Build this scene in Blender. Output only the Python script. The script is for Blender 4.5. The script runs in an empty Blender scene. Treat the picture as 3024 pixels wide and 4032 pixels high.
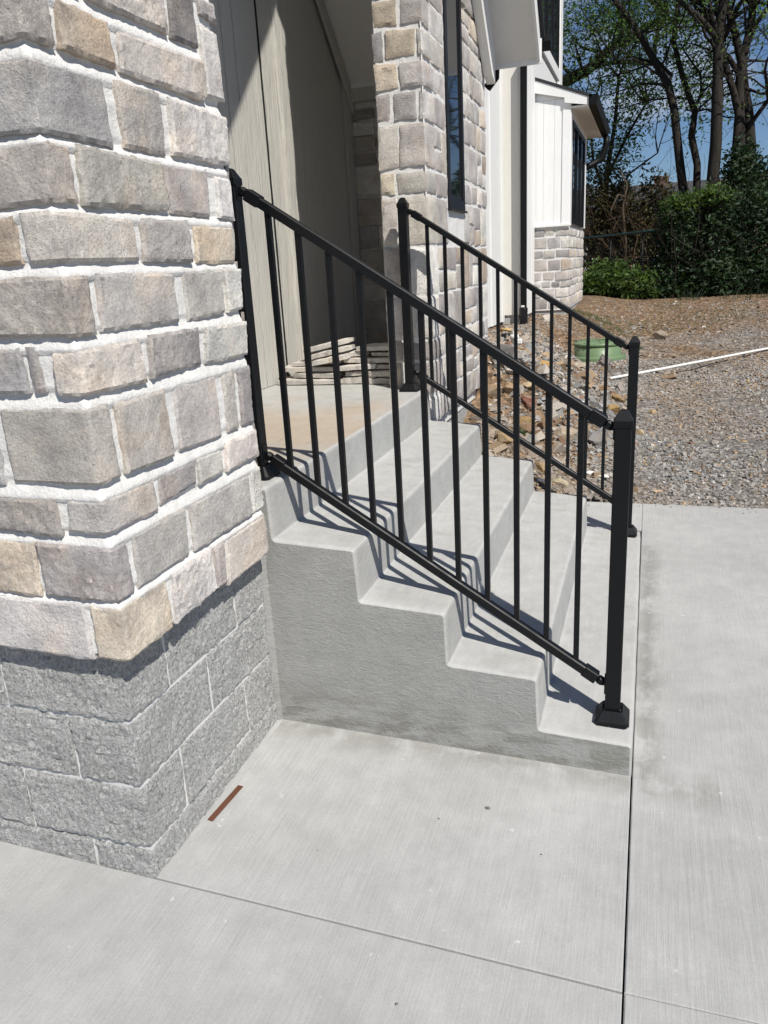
import bpy, bmesh, math, random
import numpy as np
from mathutils import Vector, Matrix, noise as mn

S = bpy.context.scene
COL = S.collection
random.seed(7)
RNG = np.random.default_rng(11)

# ---------------------------------------------------------------- camera
CAM = Vector((1.26819, -2.32077, 1.61159))
YAW, PITCH, ROLL = -0.33170, 0.30248, -0.05575
fw = Vector((math.sin(YAW)*math.cos(PITCH), math.cos(YAW)*math.cos(PITCH), -math.sin(PITCH)))
rt = Vector((math.cos(YAW), -math.sin(YAW), 0)); up = rt.cross(fw)
cr, sr = math.cos(ROLL), math.sin(ROLL)
rt, up = rt*cr + up*sr, up*cr - rt*sr
cd = bpy.data.cameras.new('camera'); cam = bpy.data.objects.new('camera', cd); COL.objects.link(cam)
M = Matrix((rt, up, -fw)).transposed().to_4x4(); M.translation = CAM
cam.matrix_world = M
cd.sensor_fit = 'VERTICAL'; cd.sensor_height = 32.0; cd.lens = 3073.95/4032*32.0
cd.clip_start = .05; cd.clip_end = 2000
S.camera = cam

# ---------------------------------------------------------------- light
RHO, KY = 1.13, 1.74                      # sun travel direction (-RHO, 1, -KY)
EL = math.atan2(KY, math.hypot(RHO, 1)); AZ = math.atan2(RHO, -1)
W = bpy.data.worlds.new('World'); S.world = W; W.use_nodes = True
wt = W.node_tree; wt.nodes.clear()
sky = wt.nodes.new('ShaderNodeTexSky'); sky.sky_type = 'NISHITA'; sky.sun_disc = False
sky.sun_elevation = EL; sky.sun_rotation = AZ; sky.air_density = 1.0; sky.dust_density = .0; sky.ozone_density = 1.6; sky.altitude = 300
bg = wt.nodes.new('ShaderNodeBackground'); bg.inputs[1].default_value = .055
wo = wt.nodes.new('ShaderNodeOutputWorld')
tc = wt.nodes.new('ShaderNodeTexCoord'); mp = wt.nodes.new('ShaderNodeMapping'); mp.inputs['Scale'].default_value = (1, 1, 2.6)
cn = wt.nodes.new('ShaderNodeTexNoise'); cn.inputs['Scale'].default_value = 3.4; cn.inputs['Detail'].default_value = 9; cn.inputs['Roughness'].default_value = .58
crp = wt.nodes.new('ShaderNodeValToRGB'); crp.color_ramp.elements[0].position = .54; crp.color_ramp.elements[1].position = .74
cm = wt.nodes.new('ShaderNodeMixRGB'); cm.inputs[2].default_value = (9.5, 10.2, 11.4, 1)
cmul = wt.nodes.new('ShaderNodeMath'); cmul.operation = 'MULTIPLY'; cmul.inputs[1].default_value = .8
wt.links.new(tc.outputs['Generated'], mp.inputs[0]); wt.links.new(mp.outputs[0], cn.inputs['Vector'])
wt.links.new(cn.outputs[0], crp.inputs[0]); wt.links.new(crp.outputs[0], cmul.inputs[0]); wt.links.new(cmul.outputs[0], cm.inputs[0])
tint = wt.nodes.new('ShaderNodeMixRGB'); tint.blend_type = 'MULTIPLY'; tint.inputs[0].default_value = 1; tint.inputs[2].default_value = (.78, .94, 1.20, 1)
wt.links.new(sky.outputs[0], tint.inputs[1]); wt.links.new(tint.outputs[0], cm.inputs[1]); wt.links.new(cm.outputs[0], bg.inputs[0]); wt.links.new(bg.outputs[0], wo.inputs[0])
sd = bpy.data.lights.new('sun', 'SUN'); sd.energy = 5.0; sd.angle = math.radians(.53); sd.color = (1, .955, .875)
sun = bpy.data.objects.new('sun', sd); COL.objects.link(sun)
sun.rotation_euler = Vector((-RHO, 1, -KY)).to_track_quat('-Z', 'Y').to_euler(); sun.location = (8, -7, 12)
S.view_settings.view_transform = 'Standard'; S.view_settings.look = 'None'
S.view_settings.exposure = 0.14; S.view_settings.gamma = 1.0; S.view_settings.use_curve_mapping = False
S.render.engine = 'CYCLES'

# ---------------------------------------------------------------- helpers
def tag(o, label=None, cat=None, group=None, kind=None):
    if label: o['label'] = label
    if cat: o['category'] = cat
    if group: o['group'] = group
    if kind: o['kind'] = kind
    return o

def empty(name, loc=(0, 0, 0)):
    o = bpy.data.objects.new(name, None); COL.objects.link(o); o.location = loc; o.empty_display_size = .1
    return o

def link(name, me, mat, parent=None, color=None, smooth=False):
    o = bpy.data.objects.new(name, me); COL.objects.link(o)
    if mat is not None and len(me.materials) == 0:
        for m in (mat if isinstance(mat, (list, tuple)) else [mat]): me.materials.append(m)
    if parent is not None:
        o.parent = parent
        o.matrix_parent_inverse = Matrix.Translation(-world_loc(parent))
    if color is not None: o.color = (*color[:3], 1)
    return o

def world_loc(o):
    v = Vector(o.location)
    if o.parent is not None: v = Vector((0, 0, 0)) if False else v
    return v

def mesh(name, verts, faces, smooth=False, midx=None):
    me = bpy.data.meshes.new(name)
    me.from_pydata([tuple(v) for v in verts], [], [tuple(f) for f in faces])
    if smooth: me.polygons.foreach_set('use_smooth', [True]*len(me.polygons))
    if midx is not None: me.polygons.foreach_set('material_index', midx)
    me.update()
    return me

def bm_mesh(name, bm, smooth=False):
    bmesh.ops.recalc_face_normals(bm, faces=bm.faces)
    me = bpy.data.meshes.new(name); bm.to_mesh(me); bm.free()
    if smooth: me.polygons.foreach_set('use_smooth', [True]*len(me.polygons))
    return me

def add_box(bm, c, s, rot=None, bevel=0, seg=1):
    r = bmesh.ops.create_cube(bm, size=1)
    vs = r['verts']
    bmesh.ops.scale(bm, vec=s, verts=vs)
    if bevel:
        es = list({e for v in vs for e in v.link_edges})
        rr = bmesh.ops.bevel(bm, geom=es, offset=bevel, segments=seg, affect='EDGES')
        vs = list({v for f in rr['faces'] for v in f.verts} | {v for v in vs if v.is_valid})
        vs = [v for v in vs if v.is_valid]
    if rot is not None: bmesh.ops.rotate(bm, cent=(0, 0, 0), matrix=rot, verts=vs)
    bmesh.ops.translate(bm, vec=c, verts=vs)
    return vs

def box(name, c, s, mat, parent=None, rot=None, bevel=0, color=None, seg=1):
    bm = bmesh.new(); add_box(bm, c, s, rot, bevel, seg)
    return link(name, bm_mesh(name, bm), mat, parent, color)

def bb(name, x0, x1, y0, y1, z0, z1, mat, parent=None, bevel=0, color=None):
    return box(name, ((x0+x1)/2, (y0+y1)/2, (z0+z1)/2), (x1-x0, y1-y0, z1-z0), mat, parent, None, bevel, color)

def prism(name, pts, axis, a0, a1, mat, parent=None):
    """polygon pts (two coords) extruded along axis 'x' or 'y'"""
    n = len(pts)
    f = (lambda p, a: (a, p[0], p[1])) if axis == 'x' else (lambda p, a: (p[0], a, p[1]))
    v = [f(p, a0) for p in pts] + [f(p, a1) for p in pts]
    fc = [list(range(n)), list(range(n, 2*n))] + [[i, (i+1) % n, n+(i+1) % n, n+i] for i in range(n)]
    bm = bmesh.new(); bv = [bm.verts.new(q) for q in v]
    for q in fc: bm.faces.new([bv[i] for i in q])
    return link(name, bm_mesh(name, bm), mat, parent)

def tube_data(pts, rad, sides=7, cap=True):
    V, F = [], []
    n = len(pts); P = [Vector(p) for p in pts]
    prev = None
    for i in range(n):
        t = (P[min(i+1, n-1)] - P[max(i-1, 0)])
        if t.length < 1e-6: t = Vector((0, 0, 1))
        t.normalize()
        if prev is None: a = t.orthogonal().normalized()
        else:
            a = prev - t*prev.dot(t)
            a = a.normalized() if a.length > 1e-5 else t.orthogonal().normalized()
        prev = a; b = t.cross(a)
        r = rad[i] if hasattr(rad, '__len__') else rad
        for k in range(sides):
            an = 2*math.pi*k/sides
            V.append(P[i] + (a*math.cos(an) + b*math.sin(an))*r)
    for i in range(n-1):
        for k in range(sides):
            k2 = (k+1) % sides
            F.append((i*sides+k, i*sides+k2, (i+1)*sides+k2, (i+1)*sides+k))
    if cap:
        F.append(tuple(range(sides))[::-1]); F.append(tuple((n-1)*sides+k for k in range(sides)))
    return V, F

def tube(name, pts, rad, mat, parent=None, sides=10, smooth=True):
    V, F = tube_data(pts, rad, sides)
    return link(name, mesh(name, V, F, smooth), mat, parent)

def fbm(x, y, z, o=4, r=.5):
    v = 0; a = 1; t = 0; f = 1
    for _ in range(o):
        v += a*mn.noise((x*f, y*f, z*f)); t += a; a *= r; f *= 2.03
    return v/t

# ---------------------------------------------------------------- materials
class MB:
    def __init__(s, name, rough=.8, spec=.3):
        s.m = bpy.data.materials.new(name); s.m.use_nodes = True
        s.t = s.m.node_tree; s.t.nodes.clear()
        s.o = s.n('ShaderNodeOutputMaterial'); s.b = s.n('ShaderNodeBsdfPrincipled')
        s.b.inputs['Roughness'].default_value = rough; s.b.inputs['Specular IOR Level'].default_value = spec
        s.l(s.b.outputs[0], s.o.inputs[0])
        s.g = s.n('ShaderNodeNewGeometry'); s.pos = s.g.outputs['Position']
        s.h = None
    def n(s, t, **k):
        q = s.t.nodes.new(t)
        for a, v in k.items(): setattr(q, a, v)
        return q
    def l(s, a, b): s.t.links.new(a, b)
    def map(s, sc, src=None):
        q = s.n('ShaderNodeMapping'); q.inputs['Scale'].default_value = sc if hasattr(sc, '__len__') else (sc, sc, sc)
        s.l(src or s.pos, q.inputs[0]); return q.outputs[0]
    def noise(s, sc, det=4, rough=.55, dist=0, src=None):
        q = s.n('ShaderNodeTexNoise'); q.inputs['Scale'].default_value = 1; q.inputs['Detail'].default_value = det
        q.inputs['Roughness'].default_value = rough; q.inputs['Distortion'].default_value = dist
        s.l(s.map(sc, src), q.inputs['Vector']); return q.outputs[0]
    def voro(s, sc, out=0):
        q = s.n('ShaderNodeTexVoronoi'); q.inputs['Scale'].default_value = 1; s.l(s.map(sc), q.inputs['Vector']); return q.outputs[out]
    def ramp(s, f, stops, interp='LINEAR'):
        q = s.n('ShaderNodeValToRGB'); e = q.color_ramp; e.interpolation = interp
        while len(e.elements) < len(stops): e.elements.new(.5)
        for i, (p, c) in enumerate(stops):
            e.elements[i].position = p; c = c if hasattr(c, '__len__') else (c, c, c)
            e.elements[i].color = (*c[:3], 1)
        s.l(f, q.inputs[0]); return q.outputs[0]
    def mix(s, f, a, b, mode='MIX'):
        q = s.n('ShaderNodeMixRGB', blend_type=mode)
        for i, v in ((0, f), (1, a), (2, b)):
            if hasattr(v, 'links') or hasattr(v, 'is_linked'): s.l(v, q.inputs[i])
            elif hasattr(v, '__len__'): q.inputs[i].default_value = (*v[:3], 1)
            else: q.inputs[i].default_value = v if i == 0 else (v, v, v, 1)
        return q.outputs[0]
    def math(s, op, a, b=0, c=0, clamp=False):
        q = s.n('ShaderNodeMath', operation=op, use_clamp=clamp)
        for i, v in enumerate((a, b, c)):
            if hasattr(v, 'is_linked'): s.l(v, q.inputs[i])
            else: q.inputs[i].default_value = v
        return q.outputs[0]
    def xyz(s):
        q = s.n('ShaderNodeSeparateXYZ'); s.l(s.pos, q.inputs[0]); return q.outputs
    def color(s, c):
        if hasattr(c, 'is_linked'): s.l(c, s.b.inputs['Base Color'])
        else: s.b.inputs['Base Color'].default_value = (*c[:3], 1)
    def bump(s, h, strength=.5, dist=.01):
        q = s.n('ShaderNodeBump'); q.inputs['Strength'].default_value = strength; q.inputs['Distance'].default_value = dist
        s.l(h, q.inputs['Height'])
        if s.h is not None: s.l(s.h, q.inputs['Normal'])
        s.h = q.outputs[0]; s.l(s.h, s.b.inputs['Normal'])
    def rough(s, v): s.l(v, s.b.inputs['Roughness'])

def mat_stone(name='veneer_stone', f=1.0):
    m = MB(name, .92, .15)
    oi = m.n('ShaderNodeObjectInfo')
    off = m.n('ShaderNodeVectorMath', operation='ADD'); sc = m.n('ShaderNodeVectorMath', operation='SCALE'); sc.inputs['Scale'].default_value = 9.0
    cx = m.n('ShaderNodeCombineXYZ'); m.l(oi.outputs['Random'], cx.inputs[0]); m.l(oi.outputs['Random'], cx.inputs[1])
    m.l(cx.outputs[0], sc.inputs[0]); m.l(m.g.outputs['Position'], off.inputs[0]); m.l(sc.outputs[0], off.inputs[1]); m.pos = off.outputs[0]
    big = m.noise(9*f, 4, .6); fine = m.noise(120*f, 6, .72); mid = m.noise(32*f, 4, .6)
    c = m.mix(1, oi.outputs['Color'], m.ramp(big, [(.28, (.72, .71, .72)), (.5, (.98, .98, .98)), (.72, (1.22, 1.20, 1.17))]), 'MULTIPLY')
    c = m.mix(1, c, m.ramp(fine, [(.28, .66), (.5, 1.0), (.72, 1.24)]), 'MULTIPLY')
    # warm iron tints and dark spots in the cast stone
    tint = m.ramp(m.noise(6*f, 3, .5), [(.52, 0), (.75, .5)])
    c = m.mix(tint, c, m.mix(1, c, (1.16, .98, .80), 'MULTIPLY'))
    spot = m.ramp(m.noise(120*f, 2, .5), [(.24, .45), (.34, 0)])
    c = m.mix(spot, c, m.mix(1, c, (.62, .60, .60), 'MULTIPLY'))
    m.color(c)
    # each stone is either pitted or smooth, as cast
    amt = m.ramp(oi.outputs['Random'], [(0, .55), (.35, .65), (.6, 1.0), (1, 1.25)])
    h = m.math('ADD', m.math('MULTIPLY', mid, .55), m.math('MULTIPLY', fine, m.math('MULTIPLY', amt, 1.0)))
    m.bump(h, .7, .009)
    m.bump(m.math('MULTIPLY', m.noise(210*f, 4, .7), amt), .45, .005)
    return m.m

def mat_mortar():
    m = MB('mortar', .95, .1)
    a = m.noise(14, 4); b = m.noise(160, 4, .7); g = m.noise(45, 4, .6)
    c = m.ramp(a, [(.3, (.67, .66, .64)), (.7, (.78, .77, .745))])
    c = m.mix(1, c, m.ramp(b, [(.3, .84), (.7, 1.08)]), 'MULTIPLY')
    m.color(c); m.bump(m.math('ADD', b, m.math('MULTIPLY', g, 1.3)), .5, .006)
    return m.m

def mat_cmu():
    m = MB('split_face_block', .95, .12)
    a = m.noise(7, 4); b = m.noise(110, 7, .75); d = m.noise(240, 3, .6); w = m.noise(26, 4, .7)
    c = m.ramp(a, [(.3, (.44, .44, .43)), (.7, (.53, .53, .52))])
    c = m.mix(1, c, m.ramp(b, [(.34, .40), (.5, .96), (.66, 1.36)]), 'MULTIPLY')
    c = m.mix(m.ramp(d, [(.63, 0), (.72, .7)]), c, (.66, .66, .65))
    c = m.mix(m.ramp(m.noise(300, 2), [(.62, 0), (.70, .6)]), c, (.12, .12, .12))
    c = m.mix(m.ramp(w, [(.64, 0), (.78, .35)]), c, (.70, .70, .69))
    m.color(c); m.bump(m.math('ADD', m.math('MULTIPLY', b, 1.2), m.math('MULTIPLY', m.noise(150, 4, .7), 1.0)), .8, .012)
    return m.m

def mat_cmu_joint():
    m = MB('block_mortar', .95, .1); b = m.noise(120, 4, .7)
    m.color(m.ramp(b, [(.3, (.60, .60, .59)), (.7, (.70, .70, .69))])); m.bump(b, .5, .006); return m.m

def conc_common(m, tint=(1, 1, 1), lo=.335, hi=.395):
    a = m.noise(1.3, 5, .6); b = m.noise(11, 5, .6); d = m.noise(190, 3, .6)
    c = m.ramp(a, [(.3, (lo*tint[0], lo*tint[1], lo*tint[2])), (.7, (hi*tint[0], hi*tint[1], hi*tint[2]))])
    c = m.mix(1, c, m.ramp(b, [(.28, .90), (.72, 1.06)]), 'MULTIPLY')
    c = m.mix(1, c, m.ramp(d, [(.3, .93), (.7, 1.05)]), 'MULTIPLY')
    return c

def mat_slab():
    m = MB('broomed_concrete', .9, .2)
    c = conc_common(m, (1, 1, .98), .365, .445)
    br = m.noise((300, 9, 60), 3, .6); br2 = m.noise((110, 3.5, 40), 3, .6)
    c = m.mix(1, c, m.ramp(br, [(.3, .955), (.7, 1.03)]), 'MULTIPLY')
    c = m.mix(m.ramp(m.noise(.9, 3), [(.4, .1), (.65, 1)]), c, m.mix(1, c, m.ramp(br2, [(.30, .92), (.7, 1.04)]), 'MULTIPLY'))
    x, y, z = m.xyz()
    # damp splash marks along the foot of the steps and beside the bottom step
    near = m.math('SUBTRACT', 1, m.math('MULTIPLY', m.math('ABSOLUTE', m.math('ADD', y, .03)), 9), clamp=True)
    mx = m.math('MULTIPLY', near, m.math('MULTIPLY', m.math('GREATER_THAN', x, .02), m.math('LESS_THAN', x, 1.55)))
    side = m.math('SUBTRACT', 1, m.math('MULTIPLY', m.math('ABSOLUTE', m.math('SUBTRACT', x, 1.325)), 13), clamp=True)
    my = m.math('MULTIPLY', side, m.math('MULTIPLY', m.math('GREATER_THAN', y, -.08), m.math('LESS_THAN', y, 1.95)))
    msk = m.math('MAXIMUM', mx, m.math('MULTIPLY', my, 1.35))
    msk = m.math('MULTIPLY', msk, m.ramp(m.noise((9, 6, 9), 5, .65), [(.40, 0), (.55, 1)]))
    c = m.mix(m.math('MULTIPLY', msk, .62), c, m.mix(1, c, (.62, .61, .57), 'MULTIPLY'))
    # isolated faint spots
    sp = m.ramp(m.noise(2.6, 6, .7), [(.66, 0), (.74, .5)])
    c = m.mix(sp, c, m.mix(1, c, (.82, .81, .79), 'MULTIPLY'))
    wsp = m.ramp(m.noise(21, 2, .5), [(.74, 0), (.77, .5)])
    c = m.mix(wsp, c, (.60, .60, .59))
    m.color(c)
    m.bump(m.math('ADD', br, m.math('MULTIPLY', br2, .8)), .32, .004); m.bump(m.noise(90, 4, .7), .2, .004)
    m.bump(m.noise(3, 3), .12, .03)
    return m.m

def mat_tread():
    m = MB('troweled_concrete', .88, .2)
    c = conc_common(m, (1, .998, .97), .385, .45)
    br = m.noise((60, 10, 60), 4, .6)
    c = m.mix(1, c, m.ramp(br, [(.3, .95), (.7, 1.04)]), 'MULTIPLY')
    x, y, z = m.xyz()
    # rust-brown stain across the landing
    land = m.math('MULTIPLY', m.math('GREATER_THAN', z, .89), m.math('LESS_THAN', x, .035))
    ny = m.ramp(m.math('ADD', m.math('MULTIPLY', m.noise(45, 4, .7), .35), m.math('ADD', m.math('MULTIPLY', m.math('ABSOLUTE', m.math('SUBTRACT', y, 1.0)), -.85), m.math('MULTIPLY', m.noise((3, 2, 3), 5, .65), 1.7))), [(.25, 0), (.85, 1)])
    c = m.mix(m.math('MULTIPLY', m.math('MULTIPLY', land, ny), .55), c, m.mix(m.noise(5, 4), (.44, .345, .23), (.40, .28, .17)))
    pit = m.ramp(m.noise(55, 2, .5), [(.19, .8), (.225, 0)])
    c = m.mix(pit, c, m.mix(1, c, (.4, .4, .38), 'MULTIPLY'))
    sm = m.ramp(m.noise((16, 5, 16), 5, .7, .8), [(.56, 0), (.72, .45)])
    c = m.mix(sm, c, m.mix(1, c, (1.14, 1.14, 1.12), 'MULTIPLY'))
    dk = m.ramp(m.noise((4, 7, 4), 6, .7), [(.54, 0), (.70, .75)])
    c = m.mix(dk, c, m.mix(1, c, (.80, .79, .76), 'MULTIPLY'))
    m.color(c); m.bump(br, .16, .006); m.bump(m.noise(80, 5, .7), .22, .004); m.bump(m.noise(6, 3), .15, .03)
    return m.m

def mat_riser():
    m = MB('riser_concrete', .9, .2)
    c = conc_common(m, (1, .998, .97), .335, .40)
    br = m.noise((20, 14, 150), 4, .65); c = m.mix(1, c, m.ramp(br, [(.3, .94), (.7, 1.05)]), 'MULTIPLY')
    m.color(c); m.bump(br, .3, .006); m.bump(m.noise(60, 5, .7), .25, .005); m.bump(m.noise(9, 3), .2, .03)
    return m.m

def mat_side():
    m = MB('parged_concrete', .93, .15)
    c = conc_common(m, (1, .998, .955), .30, .35)
    st = m.noise((42, 42, 85), 7, .74, 1.6); st2 = m.noise((16, 16, 30), 4, .6, 1.8)
    c = m.mix(1, c, m.ramp(st, [(.3, .93), (.7, 1.05)]), 'MULTIPLY')
    x, y, z = m.xyz()
    # darker damp blotches in the lower part of the parging
    low = m.ramp(m.math('ADD', z, m.math('MULTIPLY', x, .03)), [(.06, 1), (.22, .0)])
    bl = m.ramp(m.noise((7, 7, 22), 5, .62), [(.47, 0), (.55, 1)])
    c = m.mix(m.math('MULTIPLY', m.math('MULTIPLY', low, bl), .75), c, m.mix(1, c, (.70, .69, .64), 'MULTIPLY'))
    bl2 = m.ramp(m.noise((6, 6, 25), 6, .7), [(.66, 0), (.71, .6)])
    c = m.mix(bl2, c, m.mix(1, c, (.74, .73, .69), 'MULTIPLY'))
    pit = m.ramp(m.noise((45, 45, 60), 2, .5), [(.20, .7), (.24, 0)])
    c = m.mix(pit, c, m.mix(1, c, (.45, .45, .43), 'MULTIPLY'))
    m.color(c)
    m.bump(m.math('ADD', m.math('MULTIPLY', st, .8), m.math('MULTIPLY', m.math('POWER', st2, 2), .9)), .5, .009); m.bump(m.noise(110, 4, .7), .25, .004)
    m.bump(m.ramp(m.noise((45, 45, 60), 2, .5), [(.20, 0), (.25, 1)]), .5, .004)
    return m.m

def mat_siding(name, col, grain=1.0, horiz=False):
    m = MB(name, .62, .3)
    sc = (55, 55, 4.2) if not horiz else (55, 4.2, 55)
    wv = m.noise(sc, 5, .6, 1.2); w2 = m.noise((16, 16, 1.6), 3, .5, 1.5)
    c = m.mix(m.noise(3, 4), [q*.94 for q in col], [q*1.04 for q in col])
    m.color(m.mix(1, c, m.ramp(wv, [(.3, .96), (.7, 1.03)]), 'MULTIPLY'))
    m.bump(m.math('ADD', wv, w2), .38*grain, .008)
    return m.m

def mat_simple(name, col, rough=.5, spec=.4, bump=0, bs=200, metal=0, var=.06):
    m = MB(name, rough, spec)
    a = m.noise(6, 4)
    m.color(m.mix(a, [q*(1-var) for q in col], [q*(1+var) for q in col]))
    m.b.inputs['Metallic'].default_value = metal
    if bump: m.bump(m.noise(bs, 3), bump, .003)
    return m.m

def mat_black():
    m = MB('black_powder_coat', .42, .30)
    d = m.ramp(m.noise(5, 5, .7), [(.5, 0), (.8, 1)])
    c = m.mix(d, (.0030, .0036, .0048), (.0055, .006, .0072))
    dust = m.ramp(m.noise(30, 5, .75), [(.60, 0), (.78, .5)])
    nz = m.n('ShaderNodeSeparateXYZ'); m.l(m.g.outputs['Normal'], nz.inputs[0])
    dust = m.math('MULTIPLY', dust, m.math('MAXIMUM', nz.outputs[2], .10))
    m.color(m.mix(dust, c, (.05, .05, .048)))
    m.rough(m.ramp(m.noise(14, 4), [(.3, .40), (.7, .55)])); m.bump(m.noise(420, 2), .10, .0015)
    return m.m

def mat_glass(name, col=(.012, .014, .017)):
    m = MB(name, .03, .8); m.color(col); m.b.inputs['Coat Weight'].default_value = .35
    m.bump(m.noise(1.3, 2), .05, .02); return m.m

def mat_attr(name, rough=.9, spec=.2, bs=60, bump=.4):
    m = MB(name, rough, spec); a = m.n('ShaderNodeVertexColor'); a.layer_name = 'Col'
    m.color(m.mix(1, a.outputs[0], m.ramp(m.noise(bs, 4), [(.3, .82), (.7, 1.15)]), 'MULTIPLY')); m.bump(m.noise(bs*2, 3), bump, .004)
    return m.m

def mat_rock():
    m = MB('field_rock', .92, .2); oi = m.n('ShaderNodeObjectInfo')
    c = m.mix(1, oi.outputs['Color'], m.ramp(m.noise(16, 5, .65), [(.28, .55), (.5, .95), (.72, 1.3)]), 'MULTIPLY')
    c = m.mix(m.ramp(m.noise(8, 4), [(.42, 0), (.62, .75)]), c, (.25, .215, .175))
    m.color(c); m.bump(m.noise(40, 6, .7), .7, .012); return m.m

def mat_dirt():
    m = MB('gravelly_dirt', .95, .1)
    a = m.noise(.55, 5, .6); b = m.noise(7, 5, .65); s = m.voro((26, 26, 26), 1); s2 = m.noise(42, 4, .75)
    x, y, z = m.xyz()
    brown = m.mix(b, (.19, .125, .078), (.29, .205, .135)); grey = m.mix(b, (.22, .20, .18), (.32, .30, .275))
    # brown disturbed soil in a band near the house and past the tank lid, crushed stone elsewhere
    fy = m.ramp(m.math('ADD', m.math('MULTIPLY', m.math('SUBTRACT', y, 6.5), .10), m.math('MULTIPLY', m.math('SUBTRACT', a, .5), 2.2)), [(0, 0), (.28, 1)])
    nearh = m.ramp(m.math('ADD', x, m.math('MULTIPLY', m.math('SUBTRACT', a, .5), 1.5)), [(.75, 1), (1.15, 0)])
    c = m.mix(m.math('MAXIMUM', fy, nearh), grey, brown)
    sg = m.n('ShaderNodeSeparateXYZ'); m.l(s, sg.inputs[0])
    c = m.mix(1, c, m.ramp(sg.outputs[0], [(0, .50), (.5, 1.0), (1, 1.55)]), 'MULTIPLY')
    c = m.mix(1, c, m.ramp(s2, [(.28, .55), (.5, 1.0), (.72, 1.45)]), 'MULTIPLY')
    gr = m.math('MULTIPLY', m.ramp(m.noise(.9, 5, .6), [(.58, 0), (.68, 1)]), m.math('GREATER_THAN', y, 7.5))
    c = m.mix(m.math('MULTIPLY', gr, m.ramp(s2, [(.4, .1), (.6, .8)])), c, (.06, .075, .028))
    m.color(c); m.bump(m.math('ADD', s2, m.voro(26)), 1.0, .03); m.bump(m.noise(6, 4), .6, .08)
    return m.m

def mat_leaf(name, c0, c1, trans=.35):
    m = MB(name, .55, .3)
    oi = m.noise(1.7, 3); a = m.n('ShaderNodeVertexColor'); a.layer_name = 'Col'
    c = m.mix(1, m.mix(oi, c0, c1), a.outputs[0], 'MULTIPLY'); m.color(c)
    tr = m.n('ShaderNodeBsdfTranslucent'); m.l(m.mix(1, c, (1.5, 1.6, .7), 'MULTIPLY'), tr.inputs[0])
    mx = m.n('ShaderNodeMixShader'); mx.inputs[0].default_value = trans
    m.l(m.b.outputs[0], mx.inputs[1]); m.l(tr.outputs[0], mx.inputs[2]); m.l(mx.outputs[0], m.o.inputs[0])
    return m.m

def mat_bark(name, c0, c1):
    m = MB(name, .95, .1); a = m.noise((14, 14, 3), 5, .7); m.color(m.mix(a, c0, c1)); m.bump(a, .9, .04); return m.m

def mat_brick(name, c0, c1):
    m = MB(name, .9, .2)
    q = m.n('ShaderNodeTexBrick'); q.inputs['Scale'].default_value = 4.6; q.inputs['Color1'].default_value = (*c0, 1); q.inputs['Color2'].default_value = (*c1, 1)
    q.inputs['Mortar'].default_value = (.42, .38, .34, 1); q.inputs['Mortar Size'].default_value = .012
    mp_ = m.n('ShaderNodeMapping'); mp_.inputs['Rotation'].default_value = (math.pi/2, 0, 0); m.l(m.pos, mp_.inputs[0]); m.l(mp_.outputs[0], q.inputs[0])
    m.color(q.outputs[0]); return m.m

STONE = mat_stone(); MORTAR = mat_mortar(); CMU = mat_cmu(); CMUJ = mat_cmu_joint()
SLAB = mat_slab(); TREAD = mat_tread(); RISER = mat_riser(); SIDE = mat_side()
SIDING = mat_siding('porch_siding', (.53, .515, .475), 3.2); WHITE = mat_siding('white_trim', (.76, .76, .745), .5)
PANEL = mat_siding('white_panel_siding', (.78, .785, .78), .35); BEIGE = mat_siding('pale_siding', (.66, .64, .59), .8)
SOFFIT = mat_siding('soffit_board', (.70, .69, .66), .5, True)
BLACK = mat_black(); GLASS = mat_glass('window_glass'); BLACKV = mat_simple('black_vinyl', (.006, .006, .0065), .42, .35)
ROOFM = mat_simple('dark_shingle', (.035, .036, .04), .9, .2, .8, 60); METAL = mat_simple('dark_gutter_metal', (.005, .006, .0065), .5, .18)
DIRT = mat_dirt(); ROCK = mat_rock(); PEBBLE = mat_attr('crushed_stone', .92, .2, 90, .4)
BARK = mat_bark('bark', (.012, .011, .010), (.060, .053, .045)); VINE = mat_bark('dry_vine', (.055, .038, .024), (.16, .115, .075))
PVC = mat_simple('white_pvc', (.74, .74, .71), .35, .5); GREENP = mat_simple('green_plastic', (.135, .205, .105), .42, .45, .05, 90, 0, .10)
RUST = mat_simple('rusted_strip', (.125, .052, .030), .7, .3, .4, 120, 0, .25); PAPER = mat_simple('pale_scrap', (.72, .70, .66), .8, .2, .3, 40)
DARKIN = mat_simple('dark_interior', (.02, .021, .022), .9, .1)

# ---------------------------------------------------------------- stone builder
def grid_faces(nu, nv):
    return [(j*nu+i, j*nu+i+1, (j+1)*nu+i+1, (j+1)*nu+i) for j in range(nv-1) for i in range(nu-1)]

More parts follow.
